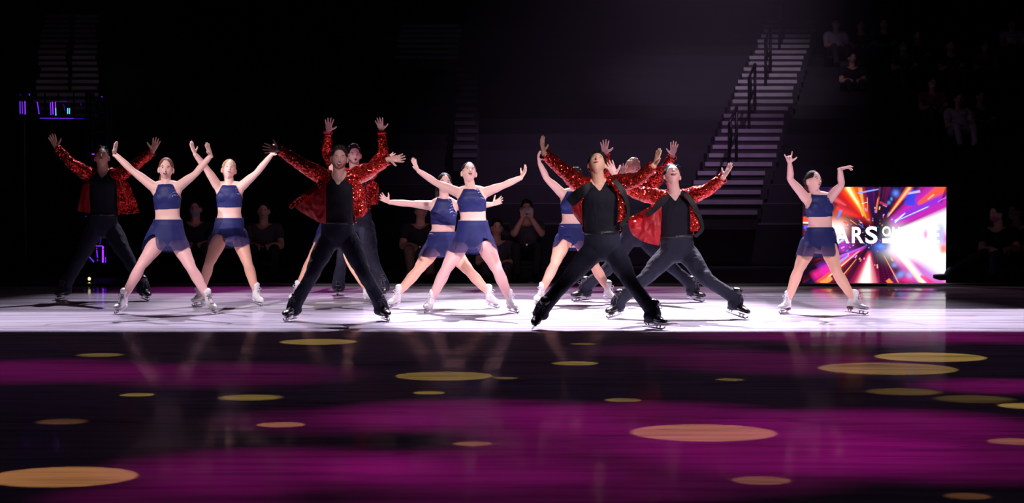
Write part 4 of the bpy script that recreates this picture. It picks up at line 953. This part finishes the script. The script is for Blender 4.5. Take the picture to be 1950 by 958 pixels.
mb = MB(); q = at(1553, 543, 28.1); mb.ell(q, (.012, .008, .010), nu=12, nv=8); mb.box(q - V(0, -.02, .01), (.02, .012, max(.005, q.z - .012)))
o = link('indicator_lamp', mb.mesh(), 'led_blue', None); tag(o, 'tiny blue indicator light low at the left corner of the video screen', 'lamp')
# overhead rig with unseen blades added to cut the wash light (above the frame)
MT['rig'] = mat('rig', (.01, .01, .01), .7, .5)
for L, T, r, p, b, be in WASHES:
    # blade edge lies on the line from the lamp to the front edge of the lit zone
    edge_y = 19.93; L = Vector(L); f = 1.2 / L.z; ey = L.y + (edge_y - L.y) * f
    root = empty('wash_lamp', L, {.9: 'black overhead stage lamp above the centre of the ice, second from the right', -6.0: 'leftmost black overhead stage lamp above the ice', 6.5: 'rightmost black overhead stage lamp above the ice', -1.6: 'black overhead stage lamp farthest back, second from the left'}[round(L.x, 1)], 'lamp', 'overhead stage lamps'); mb = MB()
    mb.loft([V(0, 0, .10), V(0, 0, .45)], [.18, .16], n=20, sub=1, cap=False); o = link('lamp_housing', mb.mesh(), 'rig', None); o.parent = root
    mb = MB(); hwid = .7; d = 1.6; mb.box(V(0, (ey - L.y) - d / 2, -1.2), (hwid, d / 2, .004)); o = link('added_cutoff_blade', mb.mesh(), 'rig', None, False); o.parent = root
    by = L.y + (be - L.y) * f; mb = MB(); mb.box(V(0, (by - L.y) + .6, -1.2), (hwid, .6, .004)); o = link('added_cutoff_blade', mb.mesh(), 'rig', None, False); o.parent = root
    mb = MB(); mb.rod(V(-.19, 0, .2), V(-.19, (ey - L.y) - .2, -1.2), .012, 6); mb.rod(V(.19, 0, .2), V(.19, (ey - L.y) - .2, -1.2), .012, 6); o = link('added_blade_arm', mb.mesh(), 'rig', None); o.parent = root
# ------------------------------------------------------------------ the thirteen skaters
G_ = lambda px, py: ground(px, py).y
SKG, MKG = 'women skaters in navy two-piece costumes', 'men skaters in red sequin jackets'
W_ = dict(sex='w', skin='skin_fair', tights='tights_tan', hair='hair_dark')
M_ = dict(sex='m', skin='skin_warm', hair='hair_dark')
def S(base, **kw): d = dict(base); d.update(kw); return d
PEOPLE = {}
def woman(label, **kw):
    PEOPLE[label] = I = build_person('person', label, S(W_, **kw), SKG); return I
def man(label, **kw):
    PEOPLE[label] = I = build_person('person', label, S(M_, **kw), MKG); return I
only = None
# W1
woman('woman skater with auburn ponytail in navy crop top, arms spread high, beside the unlit man', Y=22.6,
      head=(316, 322, 4, 4, 2), neck=(316, 350), chest=(318, 374), waist=(319, 410), pelvis=(321, 447), hem=398,
      sh=[(293, 356), (340, 355)], el=[(252, 325), (371, 332)], wr=[(218, 293), (402, 296)], tip=[(222, 266), (390, 266)],
      hip=[(305, 455), (336, 455)], knee=[(268, 507), (365, 512)], foot=[(230, 597, -20, 10, .8), (404, 597, 26, 10, .8)],
      skin='skin_fair', tights='tights_pink', hair='hair_auburn', style='ponytail', pony=-1, mouth='open',
      thumb=(-1, -1), palm=((1, -.5, 0), (.9, -.5, .3)), spread=(4, 8), curl=(2, 3), lace='lace_dark',
      skirt=[(293, 346, 420), (284, 350, 436), (276, 354, 455), (270, 359, 476)], slit=(108, 62, .44, 1))
# W2
woman('blonde woman skater in navy crop top looking up, arms raised, second woman from left', Y=23.8,
      head=(436, 323, 12, 16, 6), neck=(437, 352), chest=(437, 372), waist=(437, 406), pelvis=(437, 440), hem=395,
      sh=[(416, 355), (459, 355)], el=[(392, 320), (488, 330)], wr=[(371, 293), (517, 295)], tip=[(360, 262), (530, 270)],
      hip=[(421, 448), (454, 448)], knee=[(398, 503), (472, 503)], foot=[(379, 583, -25, 4, .7), (490, 583, 30, 8, .7)],
      hair='hair_blonde', style='bun', mouth='closed', thumb=(1, 1), palm=((.9, -.4, 0), (-.6, -.7, 0)), spread=(6, 10), curl=(3, 8), pale_brow=True,
      skirt=[(415, 460, 417), (408, 464, 432), (402, 467, 450), (396, 471, 469)], slit=(101, 62, .40, 1))
# W4 hidden behind M6
woman('woman skater almost hidden behind the man with the flung-open jacket at centre left', Y=24.5,
      head=(641, 318, 0, 5, 0), neck=(643, 345), chest=(643, 365), waist=(643, 397), pelvis=(641, 432), hem=388,
      sh=[(622, 349), (664, 349)], el=[(586, 330), (702, 337)], wr=[(550, 303), (737, 303)], tip=[(529, 278), (757, 293)],
      hip=[(625, 440), (658, 440)], knee=[(594, 493), (666, 494)], foot=[(562, 576, -20, 4, .7), (702, 577, 30, 4, .7)],
      style='bun', face=True, skirt=[(618, 666, 408), (610, 672, 425), (604, 674, 440), (600, 676, 463)], slit=(70, 50, .4, -1), thumb=(1, 1))
# W7
woman('dark-haired woman skater with low level arms, behind the woman at centre', Y=23.5,
      head=(846, 350, 10, 6, 4), neck=(846, 378), chest=(845, 402), waist=(844, 438), pelvis=(840, 468), hem=428,
      sh=[(821, 391), (868, 391)], el=[(782, 388), (905, 392)], wr=[(741, 385), (938, 389)], tip=[(719, 371), (964, 378)],
      hip=[(824, 474), (857, 474)], knee=[(795, 516), (896, 519)], foot=[(750, 587, -25, 8, .8), (938, 587, 32, 8, .8)],
      style='ponytail', pony=-1, thumb=(1, -1), palm=((.2, -.9, .3), (-.2, -.9, .4)), spread=(14, 12), curl=(10, 10),
      skirt=[(822, 868, 443), (814, 872, 455), (807, 876, 470), (799, 880, 488)], slit=(68, 55, .40, -1))
# W8
woman('dark-haired woman skater at centre in pale tights looking up, arms spread wide', Y=22.6,
      head=(893, 329, 10, 26, 4), neck=(897, 359), chest=(898, 378), waist=(901, 414), pelvis=(900, 452), hem=403,
      sh=[(872, 366), (924, 366)], el=[(832, 349), (959, 353)], wr=[(796, 325), (993, 338)], tip=[(782, 295), (1007, 312)],
      hip=[(880, 460), (921, 460)], knee=[(849, 514), (948, 516)], foot=[(814, 596, -14, 4, .75), (977, 596, 28, 4, .75)],
      tights='tights_pink', style='bun', mouth='open', thumb=(-1, -1), palm=((.8, -.5, .2), (-.7, -.5, .5)), spread=(14, 12), curl=(5, 9), tw=1.05, lw=1.06,
      skirt=[(874, 928, 422), (869, 933, 438), (864, 938, 456), (858, 943, 480)], slit=(66, 58, .38, -1))
# W9
woman('woman skater partly hidden behind the front man, one bare arm raised at his left', Y=24.2,
      head=(1096, 340, 0, 10, 0), neck=(1093, 364), chest=(1092, 385), waist=(1092, 420), pelvis=(1089, 452), hem=408,
      sh=[(1072, 369), (1112, 367)], el=[(1042, 341), (1150, 360)], wr=[(1027, 310), (1183, 335)], tip=[(1026, 289), (1192, 304)],
      hip=[(1073, 458), (1106, 458)], knee=[(1056, 504), (1134, 510)], foot=[(1025, 579, -18, 2, .7), (1161, 579, 30, 10, .7)],
      thumb=(1, 1), palm=((.8, -.5, 0), (-.3, -.9, 0)), spread=(4, 14), curl=(3, 3), asign=(-1, 1),
      skirt=[(1071, 1114, 428), (1067, 1118, 440), (1063, 1121, 456), (1058, 1124, 474)], slit=(100, 60, .45, 1))
# W13
woman('woman skater standing alone at right beside the video screen, face turned to the side', Y=22.5,
      head=(1549, 346, 36, 14, 8), neck=(1556, 370), chest=(1559, 393), waist=(1562, 428), pelvis=(1558, 462), hem=413,
      sh=[(1537, 379), (1580, 377)], el=[(1506, 343), (1602, 352)], wr=[(1504, 311), (1600, 322)], tip=[(1500, 287), (1624, 316)],
      hip=[(1541, 466), (1576, 466)], knee=[(1521, 514), (1594, 519)], foot=[(1494, 597, -32, 0, .6), (1628, 599, 60, 6, .55)],
      skin='skin_pink', tights='tights_tan', style='bun', mouth='closed', thumb=(1, -1), palm=((0, -1, 0), (.1, -.3, -1)), spread=(16, 8), hpose=((4, 55, 50, 8), (3, 6, 22, 30)), curl=(5, 8), tyaw=18, sole='sole_brown',
      skirt=[(1540, 1585, 435), (1534, 1589, 450), (1527, 1593, 466), (1519, 1597, 487)], slit=(54, 50, .42, -1))

# M5
I = man('man skater with both hands straight up behind the others at centre left', Y=25.7,
        head=(674, 296, 14, 4, -2), neck=(676, 326), chest=(678, 352), waist=(679, 390), pelvis=(680, 424),
        sh=[(650, 333), (702, 333)], el=[(622, 291), (729, 293)], wr=[(625, 251), (727, 249)], tip=[(628, 219), (720, 222)],
        hip=[(664, 432), (696, 432)], knee=[(652, 490), (709, 490)], foot=[(643, 562, 0, 0, .4), (731, 566, 10, 0, .5)],
        skin='skin_pink', style='quiff', beard='beard_dark', mouth='oh', thumb=(1, 1), palm=((0, -1, 0), (0, -1, 0)), spread=(16, 14), curl=(3, 3), asign=(-1, -1), hemr=.082, eyes='open')
jacket(I, .12)
patch(I, 'jacket_panel', [[(700, 335, -.04), (714, 345, .0), (722, 350, .05)], [(697, 362, -.04), (711, 370, 0), (721, 372, .05)], [(694, 388, -.04), (708, 390, 0), (720, 389, .05)]], ['lining', 'sequin'])
# M11
I = man('fair-haired man skater behind, between the two front men at right, hands raised', Y=24.7,
        head=(1206, 324, 16, 8, 4), neck=(1207, 350), chest=(1209, 372), waist=(1212, 414), pelvis=(1213, 448),
        sh=[(1181, 356), (1238, 356)], el=[(1158, 335), (1262, 328)], wr=[(1152, 294), (1281, 297)], tip=[(1151, 262), (1285, 266)],
        hip=[(1196, 456), (1231, 456)], knee=[(1158, 512), (1275, 505)], foot=[(1110, 574, -55, 4, .6), (1322, 575, 40, 8, .7)],
        skin='skin_pink', hair='hair_fair', style='quiff', mouth='smile', thumb=(1, -1), palm=((0, -1, 0), (.3, -.9, 0)), spread=(14, 14), curl=(8, 5), pale_brow=True)
jacket(I, .16)
patch(I, 'jacket_panel', [[(1186, 362, -.10), (1180, 372, -.06), (1172, 380, .0)], [(1187, 385, -.10), (1180, 395, -.06), (1174, 400, 0)], [(1190, 420, -.09), (1184, 428, -.05), (1178, 430, 0)]], ['lining', 'sequin'])
# M1
I = man('man skater at far left standing in the dark outside the light', Y=25.0,
        head=(194, 300, 6, 24, -2), neck=(197, 327), chest=(198, 352), waist=(197, 400), pelvis=(196, 432),
        sh=[(170, 333), (227, 333)], el=[(138, 313), (258, 314)], wr=[(107, 281), (291, 288)], tip=[(95, 249), (303, 255)],
        hip=[(179, 440), (214, 440)], knee=[(150, 498), (246, 496)], foot=[(118, 571, -20, 4, .8), (275, 573, 30, 6, .8)],
        style='short', mouth='closed', thumb=(1, -1), palm=((0, -1, 0), (0, -1, 0)), spread=(12, 12), curl=(12, 10))
jacket(I, .155)
patch(I, 'jacket_panel', [[(229, 340, -.10), (238, 345, -.06), (246, 350, -.02)], [(227, 375, -.10), (244, 378, -.06), (258, 380, -.02)], [(226, 405, -.10), (246, 408, -.06), (266, 404, -.02)]], ['lining', 'sequin'])
patch(I, 'jacket_panel', [[(170, 345, -.10), (163, 350, -.06), (158, 350, -.02)], [(170, 375, -.10), (160, 378, -.06), (152, 378, -.02)], [(172, 405, -.10), (158, 404, -.06), (147, 402, -.02)]], ['lining', 'sequin'])
# M12
I = man('man skater at centre right, head thrown back, red satin jacket lining swung out', Y=21.95,
        head=(1280, 335, 8, 40, 4), neck=(1284, 368), chest=(1285, 395), waist=(1287, 440), pelvis=(1290, 476),
        sh=[(1255, 377), (1313, 374)], el=[(1208, 365), (1346, 362)], wr=[(1172, 335), (1378, 338)], tip=[(1156, 304), (1401, 300)],
        hip=[(1271, 486), (1311, 486)], knee=[(1227, 531), (1346, 533)], foot=[(1172, 606, -38, 8, .7), (1400, 607, 45, 14, .85)],
        skin='skin_pink', hair='hair_black', style='mop', mouth='smile', eyes='shut', thumb=(1, -1), palm=((0, -1, 0), (-.8, -.45, .4)), spread=(10, 9), curl=(6, 4), hemr=.078)
jacket(I, .150)
patch(I, 'jacket_lining', [[(1262, 385, -.16), (1240, 398, -.14), (1215, 412, -.10), (1196, 420, -.06)], [(1259, 410, -.17), (1238, 418, -.16), (1214, 426, -.12), (1197, 428, -.08)], [(1259, 440, -.17), (1238, 445, -.18), (1216, 445, -.14), (1199, 438, -.10)], [(1254, 468, -.15), (1236, 464, -.16), (1216, 455, -.13), (1203, 446, -.10)]], ['lining', 'sequin'], ripple=.020, seed=4)
patch(I, 'jacket_edge', [[(1266, 378, -.18), (1236, 394, -.17), (1212, 408, -.13), (1192, 416, -.08)], [(1262, 388, -.19), (1238, 402, -.18), (1213, 414, -.14), (1193, 421, -.08)]], 'sequin', ripple=.006)
patch(I, 'lapel', [[(1266, 370, -.17), (1254, 382, -.18), (1240, 396, -.18), (1225, 408, -.17)], [(1276, 374, -.18), (1266, 388, -.20), (1250, 402, -.20), (1236, 412, -.19)]], 'lapel', ripple=.002)
patch(I, 'lapel', [[(1300, 368, -.16), (1312, 385, -.18), (1322, 402, -.17), (1332, 420, -.15), (1334, 435, -.15), (1320, 450, -.15)], [(1308, 366, -.16), (1322, 382, -.17), (1331, 400, -.16), (1338, 418, -.13), (1340, 438, -.13), (1326, 453, -.14)]], 'lapel', ripple=.002)
patch(I, 'jacket_panel', [[(1313, 385, -.14), (1318, 395, -.13), (1325, 402, -.11)], [(1314, 410, -.15), (1322, 415, -.14), (1332, 420, -.12)], [(1315, 440, -.14), (1320, 440, -.13), (1334, 440, -.12)]], ['lining', 'sequin'], ripple=.012)
m = MB(); q = at(1284, 372, I['Y'] - .12)
# M6
I = man('smiling man skater at centre left, face in shadow, one jacket side flung open', Y=21.5,
        head=(646, 302, 6, 2, 3), neck=(646, 338), chest=(645, 366), waist=(643, 414), pelvis=(643, 450),
        sh=[(613, 335), (679, 333)], el=[(574, 313), (709, 321)], wr=[(532, 285), (741, 303)], tip=[(488, 280), (776, 302)],
        hip=[(624, 460), (664, 460)], knee=[(594, 522), (695, 524)], foot=[(554, 611, -24, 4, .8), (733, 611, 22, 4, .8)],
        skin='skin_ruddy', style='short', beard='beard_brown', mouth='smile', eyes='shut', thumb=(1, 1), palm=((0, -1, 0), (.1, -.8, .5)), spread=(14, 14), curl=(3, 10), hemr=.078)
jacket(I, .16)
patch(I, 'jacket_panel', [[(622, 345, -.15), (606, 352, -.12), (590, 362, -.10), (572, 378, -.06)], [(620, 372, -.17), (602, 375, -.16), (582, 382, -.13), (560, 389, -.08)], [(620, 400, -.17), (604, 402, -.16), (588, 402, -.13), (568, 400, -.09)], [(620, 424, -.15), (610, 424, -.14), (596, 417, -.12), (578, 406, -.09)]], ['lining', 'sequin'], ripple=.014, seed=2)
patch(I, 'jacket_edge', [[(612, 342, -.17), (590, 358, -.14), (570, 374, -.11), (549, 392, -.06)], [(616, 352, -.19), (598, 366, -.17), (578, 382, -.13), (554, 398, -.07)]], 'sequin', ripple=.006)
patch(I, 'jacket_panel', [[(672, 345, -.16), (684, 348, -.13), (694, 352, -.08)], [(672, 380, -.17), (686, 384, -.14), (698, 384, -.09)], [(674, 412, -.16), (688, 414, -.13), (700, 402, -.09)]], ['lining', 'sequin'], ripple=.012, seed=3)
# M10
I = man('front man skater at centre right with warm-lit hands, head thrown far back, legs wide', Y=20.6,
        head=(1137, 313, -4, 42, 2), neck=(1140, 348), chest=(1143, 380), waist=(1145, 432), pelvis=(1147, 470),
        sh=[(1106, 352), (1176, 350)], el=[(1071, 323), (1214, 342)], wr=[(1035, 292), (1246, 315)], tip=[(1030, 254), (1259, 278)],
        hip=[(1126, 482), (1170, 482)], knee=[(1080, 534), (1200, 536)], foot=[(1022, 627, -20, 18, .9), (1242, 627, 42, 4, .8)],
        skin='skin_warm', hair='hair_black', style='mop', mouth='closed', eyes='shut', thumb=(1, 1), palm=((.9, -.4, 0), (-.85, -.45, 0)), spread=(10, 6), curl=(5, 3), hemr=.080, tw=1.02)
jacket(I, .172)
patch(I, 'jacket_panel', [[(1105, 362, -.15), (1098, 366, -.12), (1090, 368, -.07)], [(1107, 395, -.17), (1098, 398, -.14), (1089, 398, -.09)], [(1110, 432, -.16), (1104, 424, -.13), (1095, 412, -.08)]], ['lining', 'sequin'], ripple=.012, seed=5)
patch(I, 'lapel', [[(1124, 346, -.17), (1108, 354, -.18), (1090, 366, -.15), (1078, 380, -.10)], [(1124, 360, -.19), (1113, 374, -.20), (1101, 386, -.18), (1090, 393, -.13)]], 'lapel', ripple=.002)
patch(I, 'lapel', [[(1164, 344, -.17), (1180, 364, -.19), (1190, 385, -.17), (1193, 408, -.14), (1178, 428, -.14)], [(1172, 340, -.17), (1190, 360, -.18), (1197, 384, -.15), (1199, 412, -.12), (1184, 434, -.13)]], 'lapel', ripple=.002)
patch(I, 'jacket_panel', [[(1176, 368, -.15), (1184, 372, -.14), (1192, 380, -.12)], [(1177, 395, -.16), (1186, 398, -.15), (1196, 400, -.12)], [(1176, 424, -.15), (1184, 420, -.14), (1194, 414, -.12)]], ['lining', 'sequin'], ripple=.012, seed=6)
# ------------------------------------------------------------------ spectators
MT['cloth_grey'] = noisy(mat('cloth_grey', (.05, .045, .055), .85), 12, .3, .6, .01); MT['cloth_black'] = noisy(mat('cloth_black', (.012, .011, .013), .85), 12, .3, .6, .01)
MT['cloth_white'] = noisy(mat('cloth_white', (.55, .48, .62), .8), 12, .1, .4, .01); MT['cloth_red'] = noisy(mat('cloth_red', (.22, .02, .03), .8), 12, .2, .4, .01)
MT['cloth_khaki'] = noisy(mat('cloth_khaki', (.20, .13, .10), .85), 12, .2, .4, .01); MT['cloth_denim'] = noisy(mat('cloth_denim', (.03, .04, .09), .85), 12, .2, .4, .01)
MT['mask_blue'] = mat('mask_blue', (.30, .36, .65), .8); MT['mask_pink'] = mat('mask_pink', (.70, .12, .35), .8); MT['mask_white'] = mat('mask_white', (.7, .7, .75), .8)
CG = 'spectators seated behind the ice'
def seated(label, x, hy, Y=29.6, turn=0, up_hands=False, mirror=1, **kw):
    s = FPX / Y; z = lambda zz: 326 + (CAMH - zz) * s
    hz = CAMH - (hy - 326) / s; pz = hz - .58
    sp = dict(sex='m', skin='skin_tan', hair='hair_dark', outfit='plain', Y=Y, vox=.0098, k=.98, skates=False, face=True, mouth='closed', vneck=.03, hd=-.02,
              head=(x + turn * .1, hy, turn, 0, 0), neck=(x, hy + .20 * s), chest=(x, hy + .28 * s), waist=(x, hy + .42 * s), pelvis=(x, z(pz), .04),
              sh=[(x - .185 * s, hy + .24 * s), (x + .185 * s, hy + .24 * s)], el=[(x - .24 * s, hy + .47 * s), (x + .24 * s, hy + .47 * s)],
              wr=[(x - .12 * s, z(pz + .13)), (x + .12 * s, z(pz + .13))], tip=[(x - .07 * s, z(pz + .10)), (x + .07 * s, z(pz + .10))],
              hip=[(x - .09 * s, z(pz)), (x + .09 * s, z(pz))], knee=[(x - .15 * s, z(pz + .06), -.42), (x + .15 * s, z(pz + .06), -.42)],
              foot=[], shirt='cloth_black', trouser='cloth_grey', style='short', hemr=.062)
    fy = 326 + CAMH * FPX / (Y - .55); sp['foot'] = [(x - .14 * s, fy, -10, 0, .1), (x + .14 * s, fy, 10, 0, .1)]
    if up_hands:
        sp['el'] = [(x - .17 * s, hy + .34 * s), (x + .20 * s, hy + .34 * s)]; sp['wr'] = [(x - .055 * s, hy + .12 * s), (x + .06 * s, hy + .12 * s)]; sp['tip'] = [(x - .05 * s, hy + .0 * s), (x + .05 * s, hy + .0 * s)]; sp['vox'] = .008
    sp.update(kw)
    I = build_person('person', label, sp, CG)
    c = I['root'].location
    st = chair(V(c.x, I['P'].y + .02, 0), max(.2, pz - .115), label)
    return I, st, pz
def chair(loc, h, who):
    root = empty('folding_chair', loc, 'black chair under the ' + ' '.join(who.split()[:11]), 'chair', 'chairs along the back edge of the ice')
    m = MB(); m.box(V(0, -.02, h - .015), (.20, .20, .015)); o = link('seat', m.mesh(), 'plastic_black', None, False); o.parent = root
    m = MB(); m.box(V(0, .26, h + .34), (.20, .012, .10)); o = link('backrest', m.mesh(), 'plastic_black', None, False); o.parent = root
    m = MB()
    for s_ in (-1, 1): m.rod(V(.19 * s_, .20, h - .02), V(.19 * s_, .26, h + .44), .011, 8)
    m.rod(V(-.19, .235, h + .30), V(.19, .235, h + .30), .011, 8)
    o = link('back_frame', m.mesh(), 'dark_metal', None); o.parent = root
    for s_ in (-1, 1):
        for y0, y1 in ((-.17, -.19), (.17, .24)):
            m = MB(); m.rod(V(.18 * s_, y0, h - .02), V(.19 * s_, y1, 0), .011, 8); o = link('leg', m.mesh(), 'dark_metal', None); o.parent = root
    return root
def copy_tree(o, parent=None, swap={}):
    c = o.copy(); COL.objects.link(c)
    if parent is not None: c.parent = parent
    for i, sl in enumerate(c.material_slots):
        nm = sl.material.name if sl.material else ''
        if nm in swap: sl.link = 'OBJECT'; sl.material = MT[swap[nm]]
    for ch in list(o.children): copy_tree(ch, c, swap)
    return c
A = seated('spectator in dark clothes and blue face mask, seated between the two women at left', 372, 398, mask='mask_blue')
B = seated('bare-faced spectator in black seated left of the flung-open red jacket', 502, 402, Y=29.8, shirt='cloth_grey', trouser='cloth_black')
Cc = seated('spectator in pinkish trousers seated behind the low arm of the centre woman', 800, 402, Y=29.6, trouser='cloth_khaki', shirt='cloth_black', turn=20)
D = seated('spectator in dark clothes seated left of the one filming with a phone', 945, 434, Y=29.4, shirt='cloth_grey', turn=8)
E = seated('spectator holding up a phone, seated behind the gap right of the centre woman', 1003, 398, Y=29.7, up_hands=True, shirt='cloth_grey', trouser='cloth_black')
ph = empty('smartphone', E[0]['Wr'][0].lerp(E[0]['Wr'][1], .5) + V(0, -.045, .10), 'pale smartphone held sideways in front of the filming spectator', 'phone')
m = MB(); m.box(V(0, 0, 0), (.074, .0045, .037)); o = link('phone_case', m.mesh(), mat('phone_case', (.42, .40, .45), .4), None, False); o.parent = ph
m = MB(); m.ell(V(-.052, -.006, .020), (.008, .002, .008), nu=12, nv=6); o2 = link('camera_lens', m.mesh(), 'plastic_black', None); o2.parent = o
F_ = seated('spectator with outstretched leg seated right of the video screen', 1903, 408, Y=29.3, turn=-55, trouser='cloth_denim', mask='mask_pink', knee=[(1872, 484, -.25), (1896, 488, -.40)], foot=[(1800, 541, -78, -12, .1), (1889, 539, -30, 0, .1)], tyaw=-35)
H_ = seated('spectator in brown trousers seated at the right edge of the picture', 1938, 404, Y=29.9, turn=-50, trouser='cloth_khaki', mask='mask_white')
UP = [(1588, 10, A, 'cloth_white', 'mask_white', 'spectator in white shirt beside the top of the right aisle steps'), (1636, 10, B, 'cloth_black', 'mask_blue', 'spectator in black high in the stand, second from the right aisle steps'),
      (1679, 10, A, 'cloth_black', 'mask_blue', 'masked spectator in black high in the stand, third from the right aisle steps'), (1743, 10, D, 'cloth_grey', 'mask_blue', 'bare-faced spectator high in the stand, fourth from the right aisle steps'),
      (1716, 8, A, 'cloth_grey', 'mask_white', 'masked spectator in grey two rows below the top spectators in the stand'), (1620, 8, D, 'cloth_black', 'mask_blue', 'spectator in black two rows below the white-shirted one by the steps'),
      (1805, 8, A, 'cloth_black', 'mask_pink', 'spectator in a bright pink face mask in the upper stand'), (1872, 9, D, 'cloth_red', 'mask_blue', 'spectator in red top in the upper stand at right'), (1922, 10, A, 'cloth_white', 'mask_blue', 'spectator in white shirt and blue mask in the top right corner'),
      (1772, 5, A, 'cloth_red', 'mask_white', 'masked spectator in dark red above the video screen'), (1822, 4, B, 'cloth_white', 'mask_blue', 'spectator in white shirt low in the stand above the video screen'), (1864, 5, D, 'cloth_grey', 'mask_blue', 'spectator in grey behind the white-shirted one above the video screen')]
for px, r, src, shirt, mask, lab in UP:
    I, ch, pz = src; Y = Y00 + RUN * r + .62; zt = Z00 + RISE * r; x = (px - 975) / FPX * Y
    swap = {'cloth_black': shirt, 'mask_blue': mask, 'cloth_grey': shirt if src is not A else 'cloth_grey'}
    c = copy_tree(I['root'], None, swap); c.location = (x, Y, zt + .002); c['label'] = lab; c['group'] = 'spectators high in the stand'
    k = copy_tree(ch); k.location = (x, Y + (ch.location.y - I['root'].location.y), zt + .002); k['label'] = 'black chair under the ' + lab.split(' high')[0].split(' two')[0]; k['group'] = 'chairs in the stand'
    k['label'] = 'dark chair under the ' + ' '.join(lab.split()[:12])
